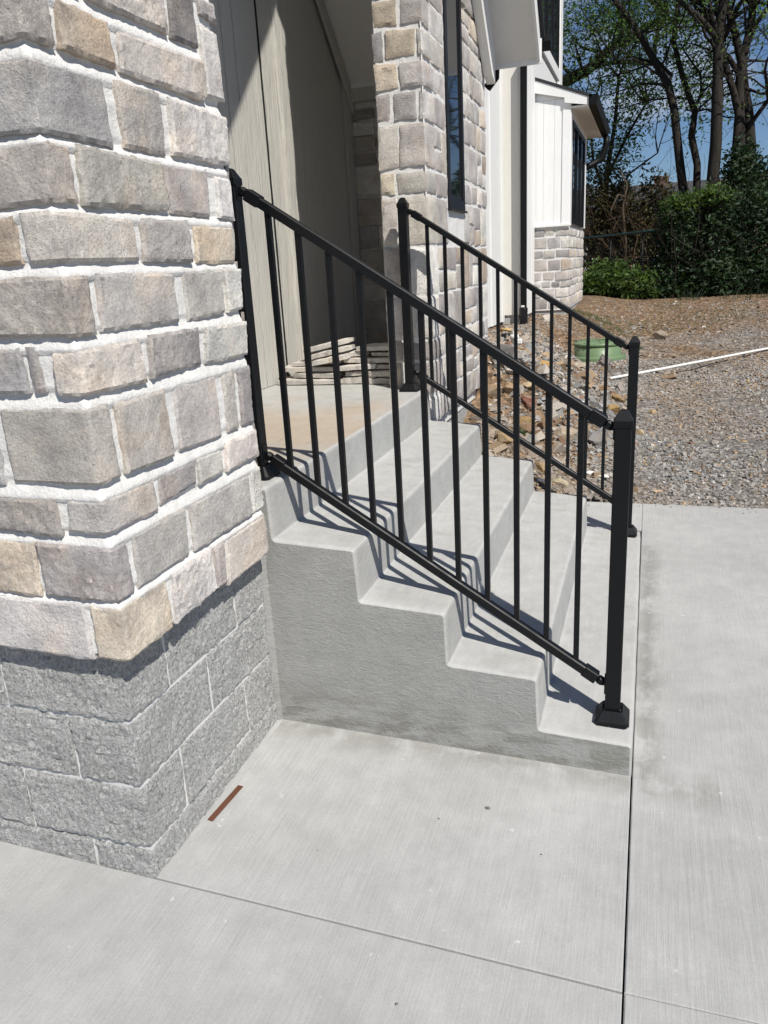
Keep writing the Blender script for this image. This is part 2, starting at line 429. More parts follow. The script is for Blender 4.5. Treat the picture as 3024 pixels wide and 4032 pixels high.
def stone_mesh(name, u0, u1, v0, v1, mapper, seed, step=.014, depth=.025, amp=.0044, wob=.0065, edge=.0048, corner=None, block=False, hf=1.0):
    """rough faced block; mapper(u, v, w) -> world point; corner=(d) marks a wrap at u == 0"""
    if not block:
        sh = .0028 if (u1-u0) > .06 else .001
        if corner: u0 += sh*.6; u1 -= sh
        else: u0 += sh; u1 -= sh
        v0 += .0012; v1 -= .0018
    nu = max(4, int(round((u1-u0)/step))+1); nv = max(4, int(round((v1-v0)/step))+1)
    us = [u0 + (u1-u0)*i/(nu-1) for i in range(nu)]
    if corner:
        k = min(range(nu), key=lambda i: abs(us[i])); k = min(max(k, 1), nu-2); us[k] = 0.0
    vs = [v0 + (v1-v0)*j/(nv-1) for j in range(nv)]
    rr = random.Random(seed); sx, sy, sz = rr.uniform(0, 90), rr.uniform(0, 90), rr.uniform(0, 90)
    if not block: hf *= rr.choice((.45, .7, 1.0, 1.35, 1.7))
    jit = [(rr.uniform(-wob, wob), rr.uniform(-wob, wob)) for _ in range(4)]
    tu, tv = rr.uniform(-.003, .003), rr.uniform(-.003, .003)
    dh = rr.uniform(-.003, .004) if not block else rr.uniform(-.002, .002)
    # ring indices: extend grid by one skirt ring on each side
    NU, NV = nu+2, nv+2
    V = []
    for J in range(NV):
        j = min(max(J-1, 0), nv-1); v = vs[j]; b = (v-v0)/(v1-v0)
        for I in range(NU):
            i = min(max(I-1, 0), nu-1); u = us[i]; a = (u-u0)/(u1-u0)
            du = (jit[0][0]*(1-a)*(1-b) + jit[1][0]*a*(1-b) + jit[2][0]*(1-a)*b + jit[3][0]*a*b)
            dv = (jit[0][1]*(1-a)*(1-b) + jit[1][1]*a*(1-b) + jit[2][1]*(1-a)*b + jit[3][1]*a*b)
            ed = min(u-u0, u1-u, v-v0, v1-v)
            nu_ = fbm(u*22+sx, v*22+sy, sz, 3)
            if a < .02 or a > .98: du += wob*1.1*fbm(v*28+sx, sy + (7 if a > .5 else 0), sz, 3)
            if b < .02 or b > .98: dv += wob*1.1*fbm(u*24+sx, sy + (3 if b > .5 else 0), sz, 3)
            if corner and abs(u) < 1e-9: du = 0
            n1 = fbm(u*16+sx, v*16+sy, sz, 4, .55); n2 = fbm(u*60+sx, v*60+sy, sz+5, 2)
            # chipped facets
            fc = abs(fbm(u*9+sz, v*9+sx, sy, 2)) + max(0, .9*mn.noise((u*7+sx, v*9+sz, sy))-.25)
            n3 = 1-2*abs(mn.noise((u*75+sy, v*75+sz, sx)))
            w = depth + dh + amp*(.85*n1 + hf*(.75*n2 + .38*n3) - .9*fc) + tu*(a-.5)*2 + tv*(b-.5)*2
            q = min(1, ed/edge); w -= (1-q)**2*(depth*.20)*(1+.8*nu_)
            if block: w = max(w, .0088)
            if I in (0, NU-1) or J in (0, NV-1): w = -.006
            if corner:
                t = min(1, abs(u)/.009); t = t*t*(3-2*t)
                wc = depth*.98 - .001 + .003*fbm(v*30+sx, sz, sy, 3)
                if not (I in (0, NU-1) or J in (0, NV-1)):
                    e2 = min(v-v0, v1-v); q2 = min(1, e2/edge); wc -= (1-q2)**2*depth*.26
                    w = w*t + wc*(1-t)
                du *= t
            V.append(mapper(u+du, v+dv, w))
    me = mesh(name, V, grid_faces(NU, NV), True)
    me.set_sharp_from_angle(angle=math.radians(24))
    return me

def map_xface(x0, sgn=1):  # face looking +X, u = world y
    return lambda u, v, w: (x0+w*sgn, u, v)
def map_yface(y0):         # face looking -Y, u = world x
    return lambda u, v, w: (u, y0-w, v)
def map_corner(x0, y0, d, a, b):
    """outer corner between a -Y face (u<0, length a) and a +X face (u>0, length b)"""
    def f(u, v, w):
        if u <= 0: return (x0+d+u+(w-d)*(1+u/a), y0-w, v)
        return (x0+w, y0-d+u-(w-d)*(1-u/b), v)
    return f

PAL = {'g': (.455, .435, .422), 'l': (.575, .56, .548), 'w': (.70, .69, .675), 't': (.585, .52, .445), 'b': (.465, .40, .34),
       'p': (.365, .345, .345), 'k': (.265, .25, .252), 'c': (.585, .552, .515), 'r': (.475, .445, .425), 'u': (.40, .393, .40)}
def pal(k, rr, v=.10):
    c = PAL[k]; f = 1 + rr.uniform(-v, v); c = (c[0], c[1]*.99, c[2]*.965); return (c[0]*f, c[1]*f*(1+rr.uniform(-.015, .015)), c[2]*f*(1+rr.uniform(-.02, .02)))
def rpal(rr): return rr.choice('gggggllrrrpputcwbg')

# ---------------------------------------------------------------- ground and walkway
def lerp(x, T):
    if x <= T[0][0]: return T[0][1]
    for (a, b), (c, d) in zip(T, T[1:]):
        if x <= c: return b+(d-b)*(x-a)/(c-a)
    return T[-1][1]
BASE = [(2.2, .03), (2.6, .07), (4, .19), (6, .33), (7.5, .42), (10.7, .63), (13, .83), (16, .87), (30, .9)]
BUMP = [(2.2, .25), (2.6, .32), (3.2, .38), (3.57, .45), (3.92, .80), (4.5, .75), (5.5, .62), (7.2, .48), (8.5, .42), (11, .3), (13, .1), (15, 0)]
def hgt0(x, y):
    d = max(0, x-.05)/.72
    return lerp(y, BASE)+lerp(y, BUMP)*math.exp(-d*d)
def hgt(x, y):
    if y < 2.63 and x > .93: return min(-.12, hgt0(x, y))
    if y < 2.17: return -.14 if y < 2.1 else -.05
    n = .03*fbm(x*1.7, y*1.7, 3.1, 4) + .012*fbm(x*7, y*7, 1.3, 3)
    far = min(1, max(0, (y-2.65)/.5))
    h = hgt0(x, y) + n*(.35+.65*far)
    r = math.hypot(x-.765, y-6.42)                     # levelled round the tank riser
    if r < .75:
        t = min(1, max(0, (r-.36)/.39)); t = t*t*(3-2*t); h = h*t + .56*(1-t)
    return h

def spaced(a, b, fine0, fine1, f, g=1.35):
    out = [fine0]
    while out[-1] < fine1: out.append(out[-1]+f)
    s = f
    while out[-1] < b: s *= g; out.append(min(b, out[-1]+s))
    s = f; lo = []
    c = fine0
    while c > a: s *= g; c = max(a, c-s); lo.append(c)
    return lo[::-1]+out
gx = spaced(-160, 160, -.5, 5.2, .07); gy = spaced(-60, 220, 2.12, 10, .07)
gv = [(x, y, hgt(x, y)) for y in gy for x in gx]
tag(link('ground', mesh('ground', gv, grid_faces(len(gx), len(gy)), True), DIRT), kind='structure')

def zg(x, y): return -.027*x + .0215*y                       # left slabs
def zr(x, y):                                                # right slab, climbs to the bottom step's tread
    b = -.0346
    return b + (.0215*y if y < 0 else .0585*y)
def slab(name, x0, x1, y0, y1, zf, nx, ny, parent, th=.12):
    xs = [x0+(x1-x0)*i/(nx-1) for i in range(nx)]; ys = [y0+(y1-y0)*j/(ny-1) for j in range(ny)]
    r = .003
    xs = [x0, x0+r]+xs[1:-1]+[x1-r, x1]; ys = [y0, y0+r]+ys[1:-1]+[y1-r, y1]; nx += 2; ny += 2
    V = []; F = []
    for j, y in enumerate(ys):
        for i, x in enumerate(xs):
            e = .003 if (i in (0, nx-1) or j in (0, ny-1)) else 0
            V.append((x, y, zf(x, y)-e+.0012*fbm(x*4, y*4, 2, 3)))
    F = grid_faces(nx, ny); n = len(V)
    ring = [i for i in range(nx)]+[j*nx+nx-1 for j in range(1, ny)]+[(ny-1)*nx+i for i in range(nx-2, -1, -1)]+[j*nx for j in range(ny-2, 0, -1)]
    for k in ring: V.append((V[k][0], V[k][1], V[k][2]-th))
    for q in range(len(ring)):
        q2 = (q+1) % len(ring); F.append((ring[q2], ring[q], n+q, n+q2))
    me = mesh(name, V, F, False); return link(name, me, SLAB, parent)
walk = tag(empty('walkway', (0, 0, 0)), kind='structure')
X4 = 1.2816
slab('slab', -.02, X4-.0024, -.816, .03, zg, 18, 12, walk)
slab('slab', -4.2, X4-.0024, -5.5, -.8215, zg, 40, 40, walk)
slab('slab', X4+.0024, 4.6, -.8175, 2.612, zr, 30, 34, walk)
slab('slab', X4+.0024, 4.6, -5.5, -.8195, zr, 30, 30, walk)
slab('slab', .9, X4+.0015, 2.172, 2.6115, lambda x, y: zr(x, y)-.0, 6, 8, walk)
# dark bed in the joints
jb = link('joint_bed', mesh('joint_bed', [(-4.2, -5.5, -.20), (4.6, -5.5, -.20), (4.6, 2.6, .0), (-4.2, 2.6, .0)], [(0, 1, 2, 3)]), DIRT, walk)
jb.location.z = -.02

# ---------------------------------------------------------------- house
HX, HY = .045, -.84            # mortar core planes of the pier (+X face, -Y face)
D = .025
house = tag(empty('house', (-1.5, 3, .5)), 'stone veneer house with pale siding, arched porch gable and black framed windows', 'house')
house['label'] = 'stone and pale siding house with black framed windows behind the steps'

def mortar_sheet(name, us, vs, mapper, rows, parent, seed=0, mat=None):
    """mortar bed; just under each course it lies back, above each stone it is smeared forward"""
    V = []
    for v in vs:
        f = .0150
        for (z0, z1, zn) in rows:                # joint between z0 and z1 (z0 = top of the stone below)
            if z0-.012 <= v <= z1+.012:
                t = min(1, max(0, (v-z0)/(max(.004, z1-z0)))); f = .0205*(1-t)+.0105*t
        for u in us:
            w = f + .0042*fbm(u*11+seed, v*17, seed, 4) + .003*fbm(u*50, v*50, seed, 2)
            V.append(mapper(u, v, w))
    return link(name, mesh(name, V, grid_faces(len(us), len(vs)), True), mat or MORTAR, parent)
def frange(a, b, s):
    n = max(2, int(round((b-a)/s))+1); return [a+(b-a)*i/(n-1) for i in range(n)]

# pier courses: (z0, z1, corner (left reach x, right reach y, colour), right stones, left stones)
ROWS = [
 (.700, .848, (-.025, -.648, 't'), [(-.640, -.421, 'l'), (-.412, -.350, 'r'), (-.340, -.056, 'c')], [(-.46, -.034, 'l'), (-.80, -.47, 'g'), (-1.15, -.81, 'c')]),
 (.864, 1.010, (-.150, -.793, 'p'), [(-.770, -.527, 'g'), (-.506, -.147, 'l'), (-.137, -.066, 'w')], [(-.385, -.160, 't'), (-.74, -.395, 'g'), (-1.1, -.75, 'r')]),
 (1.036, 1.128, (-.045, -.645, 'l'), [(-.636, -.447, 'p'), (-.440, -.298, 'l'), (-.280, -.060, 'c')], [(-.37, -.065, 'p'), (-.62, -.385, 'g'), (-1.1, -.635, 'l')]),
 (1.156, 1.345, (-.190, -.778, 'r'), [(-.762, -.543, 'r'), (-.512, -.270, 'g'), (-.244, -.166, 'r'), (-.150, -.066, 'p')], [(-.49, -.205, 'u'), (-.85, -.51, 'g')]),
 (1.373, 1.478, (-.010, -.625, 'c'), [(-.602, -.340, 'p'), (-.321, -.066, 'l')], [(-.066, -.042, 'p'), (-.30, -.083, 'u'), (-.63, -.32, 'g')]),
 (1.505, 1.636, (-.225, -.781, 'r'), [(-.764, -.436, 'g'), (-.390, -.181, 'g'), (-.168, -.062, 'w')], [(-.55, -.24, 'p'), (-.9, -.565, 'l')]),
 (1.658, 1.762, (-.020, -.578, 'c'), [(-.556, -.335, 'g'), (-.305, -.082, 't')], [(-.25, -.037, 'b'), (-.6, -.27, 'g')]),
 (1.778, 1.902, (-.170, -.771, 'r'), [(-.764, -.419, 'g'), (-.413, -.200, 'g'), (-.155, -.054, 'w')], [(-.5, -.19, 'p')]),
 (1.918, 2.060, (-.13, -.612, 'u'), [(-.580, -.397, 'r'), (-.371, -.058, 'l')], [(-.5, -.15, 'l')]),
 (2.082, 2.183, (-.10, -.774, 'r'), [(-.754, -.570, 'b'), (-.547, -.163, 'r')], [(-.45, -.12, 'b')]),
 (2.207, 2.345, (-.04, -.66, 'g'), [(-.643, -.322, 'r'), (-.30, -.172, 'k'), (-.155, -.055, 'g')], [(-.4, -.06, 'g')]),
 (2.362, 2.50, (-.2, -.75, 'l'), [(-.735, -.42, 'g'), (-.405, -.06, 'r')], [(-.6, -.22, 'g')]),
 (2.52, 2.66, (-.05, -.55, 'g'), [(-.53, -.3, 't'), (-.285, -.06, 'g')], [(-.4, -.07, 'p')]),
 (2.68, 2.86, (-.2, -.7, 'r'), [(-.685, -.35, 'l'), (-.335, -.06, 'p')], [(-.6, -.22, 'l')]),
 (2.88, 3.02, (-.06, -.6, 'l'), [(-.58, -.3, 'g'), (-.285, -.06, 'g')], [(-.5, -.08, 'g')]),
]
rj = [(ROWS[i][1], ROWS[i+1][0], 0) for i in range(len(ROWS)-1)]
pier = bb('stone_pier', -.95, HX-.012, HY+.012, -.048, .705, 3.04, MORTAR, house)
vsf = frange(.712, 2.42, .0065)+frange(2.43, 3.03, .03)
mortar_sheet('mortar_face', frange(-.99, 0, .013)[:-1]+[0]+frange(0, .76, .012)[1:], vsf, lambda u, v, w: (HX+u+w, HY-w, v) if u <= 0 else (HX+w, HY+u-w*max(0, 1-u/.03), v), rj, pier, 1.0)
sid = 100
rr = random.Random(5)
for (z0, z1, (lx, ry, cc), right, left) in ROWS:
    sid += 1
    a = HX+D-lx; b = ry-(HY-D)
    vis = z0 < 2.36
    st = .0082 if vis else .03
    me = stone_mesh('stone', -a, b, z0, z1, map_corner(HX, HY, D, a, b), sid, st, D, corner=D)
    link('stone', me, STONE, pier, pal(cc, rr))
    if z0 == 2.082:
        right = right+[(-.156, -.058, 'l', 2.092, 2.277)]
    for q in right:
        sid += 1; zz0, zz1 = (q[3], q[4]) if len(q) > 3 else (z0, z1)
        if q[2] == 'g' and z0 == 2.207 and q[0] == -.155: zz0 = 2.292
        zz0 += rr.uniform(-.004, .006); zz1 += rr.uniform(-.005, .003)
        if z0 == 1.036: zz0 += .008
        me = stone_mesh('stone', q[0], q[1], zz0, zz1, map_xface(HX), sid, st, D)
        link('stone', me, STONE, pier, pal(q[2], rr))
    for q in left:
        sid += 1
        me = stone_mesh('stone', q[0], q[1], z0+rr.uniform(-.004, .005), z1+rr.uniform(-.005, .003), map_yface(HY), sid, st if q[1] > -.3 else .03, D)
        link('stone', me, STONE, pier, pal(q[2], rr))
# jamb side of the pier (faces +Y)
for i in range(14):
    z0 = .92+i*.15; sid += 1
    x = -.2
    me = stone_mesh('stone', -.20, .055, z0, z0+.135, lambda u, v, w: (u, -.066+w*.9, v), sid, .03, D)
    link('stone', me, STONE, pier, pal(rpal(rr), rr))

# split-face block foundation
M1 = .482; BH = .2032
found = bb('block_foundation', -1.25, -.0082, -.8098, -.012, -.16, .70, CMUJ, house)
def blk(us, z0, z1, mapper, corner=None, parent=None, step=.0088, seed=0):
    me = stone_mesh('block', us[0], us[1], z0, z1, mapper, seed, step, .016, .0068, .0022, .004, corner=corner, block=True, hf=1.25)
    return link('block', me, CMU, parent or found, (.4, .4, .4))
CX, CY = -.016, -.802; d_ = .016
for r_, (z0, z1) in enumerate([(M1, .70), (M1-BH, M1), (M1-2*BH, M1-BH), (M1-3*BH, M1-2*BH)]):
    z0 += .0055; z1 -= .0055
    long_left = r_ % 2 == 0
    a, b = (.406, .203) if long_left else (.203, .406)
    blk((-a+.0055, b-.0055), z0, z1, map_corner(CX, CY, d_, a, b), .016, seed=500+r_)
    y = -.818+b; k = 0
    while y < -.02:
        y1 = min(y+.406, -.006); blk((y+.0055, y1-.0055), z0, z1, map_xface(CX), seed=520+r_*9+k); y += .406; k += 1
    x = -a; k = 0
    while x > -1.2:
        blk((x-.406+.0055, x-.0055), z0, z1, map_yface(CY), seed=570+r_*9+k); x -= .406; k += 1

# ---------------------------------------------------------------- concrete steps
ZP, Z1_, RS, TR, X0 = .914, .706, .2079, .3086, .0473
WID = 2.170
def stair_profile():
    st = .056
    P = [(-.25, ZP)]
    kinds = ['c']
    xs = [X0+i*TR for i in range(5)]
    zf = [ZP]+[Z1_-RS*i for i in range(4)]      # front height of each level
    for i in range(4):
        P.append((xs[i], zf[i])); kinds.append('v')          # nosing
        zb = zf[i+1]+st*TR
        P.append((xs[i]+.006, zb)); kinds.append('i')        # foot of riser
    P.append((xs[4], zf[4])); kinds.append('v')
    P.append((xs[4], -.12)); kinds.append('e')
    out = []; lab = []
    for i, p in enumerate(P):
        if kinds[i] in 'ce': out.append(p); lab.append(0 if kinds[i] == 'c' else 1); continue
        a = Vector(P[i-1]); b = Vector(p); c = Vector(P[i+1]); rad = .019 if kinds[i] == 'v' else .010
        da = (a-b).normalized(); dc = (c-b).normalized()
        p0 = b+da*rad; p1 = b+dc*rad
        for k in range(6):
            t = k/5; q = p0*(1-t)**2 + b*2*t*(1-t) + p1*t**2
            out.append((q.x, q.y)); lab.append(0)
    return out
prof = stair_profile()
def offset(P, d):
    out = []
    for i, p in enumerate(P):
        a = Vector(P[max(i-1, 0)]); b = Vector(P[min(i+1, len(P)-1)]); t = (b-a).normalized()
        out.append((p[0]-(-t.y*-1)*0 - (t.y*-1)*d*1.0, p[1]-t.x*d))
    return out
steps = tag(empty('concrete_steps', (.6, 1.1, 0)), 'grey cast concrete steps with four treads and a landing', 'steps')
ys = [0, .0035, .010, .020]+frange(.05, WID-.05, .06)+[WID-.02, WID-.010, WID-.0035, WID]
ins = {0: .009, 1: .004, 2: .001}
V = []; F = []; mi = []
n = len(prof)
for j, y in enumerate(ys):
    k = min(j, len(ys)-1-j); P = offset(prof, ins.get(k, 0))
    for (x, z) in P:
        V.append((x+.0045*fbm(y*4, z*5, 1, 4), y+(.0040*fbm(x*18, z*18, y, 4) if k < 3 else 0), z+.0030*fbm(x*4, y*4, 5, 3)+(.0045*fbm(x*40, y*30, z, 3) if k < 2 else 0)))
for j in range(len(ys)-1):
    for i in range(n-1):
        F.append((j*n+i, (j+1)*n+i, (j+1)*n+i+1, j*n+i+1))
        dx = abs(prof[i+1][0]-prof[i][0]); dz = abs(prof[i+1][1]-prof[i][1])
        mi.append(1 if dz > dx*1.2 else 0)
nb = len(V); V += [(-.25, 0, -.12), (-.25, WID, -.12)]
F.append(tuple(range(n))+(nb,)); mi.append(2)
F.append(tuple((len(ys)-1)*n+i for i in range(n-1, -1, -1))+(nb+1,)); mi.append(2)
me = mesh('stair_flight', V, F, True, mi)
fl = link('stair_flight', me, [TREAD, RISER, SIDE], steps)
me.polygons[-1].use_smooth = False; me.polygons[-2].use_smooth = False
# landing behind the flight
bm = bmesh.new()
for (x0, x1, y0, y1) in ((-1.06, -.25, -.05, 4.16),):
    vs_ = [bm.verts.new(q) for q in ((x0, y0, ZP), (x1, y0, ZP), (x1, y1, ZP), (x0, y1, ZP), (x0, y0, -.1), (x1, y0, -.1), (x1, y1, -.1), (x0, y1, -.1))]
    for f in ((0, 1, 2, 3), (0, 4, 5, 1), (1, 5, 6, 2), (2, 6, 7, 3), (3, 7, 4, 0)): bm.faces.new([vs_[i] for i in f])
link('landing', bm_mesh('landing', bm), [TREAD], steps)
bb('landing', -.249, .03, 2.171, 2.24, .2, ZP-.001, TREAD, steps)
# rough mortar smear where the steps meet the block wall
V, F = [], []
for k in range(40):
    z = -.02+k*.018
    V += [(-.012+.006*fbm(z*20, 1, 1, 3), -.014, z), (.012+.010*fbm(z*25, 2, 2, 3), -.004, z), (.020+.010*fbm(z*25, 4, 4, 3), .004, z)]
for k in range(39):
    for q in range(2): F.append((k*3+q, k*3+q+1, k*3+q+4, k*3+q+3))
link('mortar_smear', mesh('mortar_smear', V, F, True), SIDE, steps)

# ---------------------------------------------------------------- railings
def railing(yr, dz, xu, xl, ztop_u, ztop_l, zbase_u, zbase_l, bx0, pitch, label):
    R = tag(empty('stair_railing', ((xu+xl)/2, yr, zbase_l)), label, 'railing')
    sl = -.648; ang = math.atan(-sl)
    rot = Matrix.Rotation(ang, 4, 'Y')
    zt = lambda x: 1.8485+dz + sl*(x-.035)      # centre of the top rail
    zb = lambda x: .967+dz + sl*(x-.035)        # centre of the bottom rail
    for (x, zt_, zb_) in ((xu, ztop_u, zbase_u), (xl, ztop_l, zbase_l)):
        p = box('post', (x, yr, (zt_-.04+zb_)/2), (.0508, .0508, zt_-.04-zb_), BLACK, R, None, .003)
        # base cover: chamfered skirt in two halves
        for s in (-1, 1):
            bm = bmesh.new(); h0, h1 = .013, .045
            A, B = .057, .034
            def q(xx, yy, z): return bm.verts.new((x+xx, yr+yy, zb_+z))
            x_in = s*.0004
            pts = [(x_in, -A), (s*(A-.010), -A), (s*A, -A+.010), (s*A, A-.010), (s*(A-.010), A), (x_in, A)]
            ptt = [(x_in, -B), (s*(B-.004), -B), (s*B, -B+.004), (s*B, B-.004), (s*(B-.004), B), (x_in, B)]
            r0 = [q(a, b, 0.001) for a, b in pts]; r1 = [q(a*.985, b*.985, h0) for a, b in pts]; r2 = [q(a, b, h1) for a, b in ptt]; r3 = [q(a*.80, b*.80, h1-.002) for a, b in ptt]
            for u, w_ in ((r0, r1), (r1, r2), (r2, r3)):
                for k in range(5): bm.faces.new((u[k], u[k+1], w_[k+1], w_[k]))
            link('base_cover', bm_mesh('base_cover', bm), BLACK, p)
        # pyramid cap
        bm = bmesh.new(); A = .0285; zc = zt_-.052
        lv = [(A, zc), (A, zc+.022), (A-.003, zc+.0245), (.013, zt_-.004), (.009, zt_)]
        rings = [[bm.verts.new((x+sx*a, yr+sy*a, z)) for sx, sy in ((-1, -1), (1, -1), (1, 1), (-1, 1))] for a, z in lv]
        for u, w_ in zip(rings, rings[1:]):
            for k in range(4): bm.faces.new((u[k], u[(k+1) % 4], w_[(k+1) % 4], w_[k]))
        bm.faces.new(rings[-1]); bm.faces.new(rings[0][::-1])
        bmesh.ops.bevel(bm, geom=[e for e in bm.edges], offset=.0012, segments=1, affect='EDGES')
        link('cap', bm_mesh('cap', bm), BLACK, p)
    xa, xb = xu+.055, xl-.055
    L = (xb-xa)/math.cos(ang)
    for nm, zz in (('top_rail', zt), ('bottom_rail', zb)):
        xm = (xa+xb)/2
        bm = bmesh.new()
        hw, hh = .0150, .0150
        pr = [(-hw, -hh), (hw, -hh), (hw, hh-.004), (hw-.004, hh), (-hw+.004, hh), (-hw, hh-.004)]
        e0 = [bm.verts.new((-L/2, a, b)) for a, b in pr]; e1 = [bm.verts.new((L/2, a, b)) for a, b in pr]
        for k in range(6): bm.faces.new((e0[k], e0[(k+1) % 6], e1[(k+1) % 6], e1[k]))
        bm.faces.new(e0[::-1]); bm.faces.new(e1)
        bmesh.ops.rotate(bm, cent=(0, 0, 0), matrix=rot, verts=bm.verts); bmesh.ops.translate(bm, vec=(xm, yr, zz(xm)), verts=bm.verts)
        rail = link(nm, bm_mesh(nm, bm), BLACK, R)
        for (xe, s, xp) in ((xa, 1, xu+.0254), (xb, -1, xl-.0254)):
            # collar over the rail end, swivel knuckle and the plate screwed to the post
            bm = bmesh.new()
            xc = xe+s*.022
            add_box(bm, (xc, yr, zz(xc)), (.052, .038, .038), rot, .0025)
            xk = xe-s*.012
            add_box(bm, (xk, yr, zz(xk)), (.026, .026, .028), rot, .006)
            add_box(bm, ((xp+xk)/2, yr, zz((xp+xk)/2)), (abs(xk-xp)+.006, .014, .020))
            add_box(bm, (xp+s*.002, yr, zz(xp)), (.004, .034, .064), None, .001)
            link('bracket', bm_mesh('bracket', bm), BLACK, rail)
    bw = .0178
    base = None
    for i in range(11):
        x = bx0+pitch*i
        z0 = zb(x)+.006; z1 = zt(x)-.014
        if base is None:
            base = bm_mesh('baluster', (lambda b: (add_box(b, (0, 0, 0), (bw, bw, 1), None, 0), b)[1])(bmesh.new()))
            base.materials.append(BLACK)
        o = bpy.data.objects.new('baluster', base); COL.objects.link(o); o.parent = R
        o.matrix_parent_inverse = Matrix.Translation(-Vector(R.location))
        o.location = (x, yr, (z0+z1)/2); o.scale = (1, 1, z1-z0)
    return R
railing(.138, 0, -.043, 1.2095, 1.945, 1.163, ZP, .092, .080, .1004, 'black metal stair railing on the near edge of the steps')
railing(2.10, .025, -.046, 1.203, 1.975, 1.197, ZP, .092, .087, .0974, 'black metal stair railing on the far edge of the steps by the window')

# ---------------------------------------------------------------- stone tower right of the opening
def ashlar(u0, u1, v0, v1, rr, hmin=.10, hmax=.19, wmin=.11, wmax=.34, gap=.016):
    """irregular courses; returns list of (u0,u1,v0,v1)"""
    out = []; v = v0
    while v < v1-.03:
        h = rr.uniform(hmin, hmax)
        if v1-(v+h) < hmin*.8: h = v1-v
        u = u0
        while u < u1-.02:
            w = rr.uniform(wmin, wmax)
            if u1-(u+w) < wmin*.8: w = u1-u
            if h > .15 and w < .22 and rr.random() < .35:
                m_ = h*rr.uniform(.4, .6)
                out += [(u, u+w-gap, v, v+m_-gap), (u, u+w-gap, v+m_, v+h-gap)]
            else: out.append((u, u+w-gap, v, v+h-gap))
            u += w
        v += h
    return out
TX, TY = .045, 2.225           # core planes; finished faces at x=.07 and y=2.20
TYE = 3.955
RS_ = 1.0                      # roof slope
def roof_z(y): return 5.50-abs(y-1.545)*RS_
prism('tower_core', [(2.237, .70), (TYE-.01, .70), (TYE-.01, roof_z(TYE)-.02), (2.237, roof_z(2.237)-.02)], 'x', -.215, TX-.012, MORTAR, house)
tower = bb('stone_tower', -.20, TX-.02, 2.245, TYE-.02, .62, .70, MORTAR, house)
WY0, WY1, WZ0 = 2.712, 3.172, 1.945
mortar_sheet('mortar_face', frange(2.2, TYE, .03), frange(.71, WZ0-.004, .02), map_xface(TX), [], tower, 3)
for (ya_, yb_) in ((2.2, WY0+.01), (WY1-.01, TYE)): mortar_sheet('mortar_face', frange(ya_, yb_, .03), frange(WZ0-.003, roof_z(TYE)+.02, .02), map_xface(TX), [], tower, 3)
# mortar above the eave line, cut to the rake
V = []; 
us_ = frange(WY1-.01, TYE-.02, .05)
for t in frange(0, 1, .05):
    for u in us_:
        z = (roof_z(TYE)+.01) + t*max(.005, roof_z(u)-roof_z(TYE)-.03); V.append((TX+.003+.006*fbm(u*11, z*17, 3, 3), u, z))
link('mortar_face', mesh('mortar_face', V, grid_faces(len(us_), 21), True), MORTAR, tower)
mortar_sheet('mortar_face', frange(-.20, TX+.02, .02), frange(.71, 4.75, .014), map_yface(TY), [], tower, 4)
JR = [(.705, .86), (.875, 1.06), (1.075, 1.19), (1.205, 1.44), (1.457, 1.715), (1.733, 1.985), (2.003, 2.117), (2.137, 2.356), (2.376, 2.517),
      (2.537, 2.658), (2.680, 2.812), (2.832, 2.958), (2.975, 3.15), (3.165, 3.29), (3.305, 3.5), (3.515, 3.66), (3.675, 3.87), (3.885, 4.05), (4.065, 4.3), (4.315, 4.5), (4.515, 4.7)]
JS = {5: [(-.205, -.115, 'c', ), (None, -.10, 'c')], 6: [(-.205, -.115, 't'), (None, -.098, 'g')], 7: [(-.205, -.090, 'c'), (None, -.078, 'r')],
      8: [(-.205, -.122, 'p'), (-.108, .026, 'g'), (None, .040, 'l')], 9: [(-.205, -.078, 't'), (None, -.062, 'g')],
      10: [(-.205, -.150, 'u'), (-.136, .026, 'b'), (None, .040, 'l')], 11: [(-.205, -.065, 'b'), (None, -.050, 'g')]}
WY0, WY1, WZ0 = 2.712, 3.172, 1.945          # window hole on the tower face
rr = random.Random(21)
occupied = []
for k, (z0, z1) in enumerate(JR):
    sid += 1
    spec = JS.get(k) or ([(-.205, -.10 + rr.uniform(-.03, .03), rpal(rr))] + [(None, -.085+rr.uniform(-.02, .03), rpal(rr))])
    for (x0, x1, *c) in spec:
        sid += 1
        if x0 is None:
            lx = x1; a = TX+D-lx; b = rr.choice((.12, .2, .16, .26)) if k % 2 else rr.choice((.22, .28, .17))
            if c == 'l': b = .10
            if k >= 5 and b > .24: b = .2
            cc = c[0]
            me = stone_mesh('stone', -a, b, z0, z1, map_corner(TX, TY, D, a, b), sid, .017, D, corner=D)
            link('stone', me, STONE, tower, pal(cc, rr)); occupied.append((z0, z1, TY-D+b+.017))
        else:
            me = stone_mesh('stone', x0, x1, z0, z1, map_yface(TY), sid, .016, D); link('stone', me, STONE, tower, pal(c[0], rr))
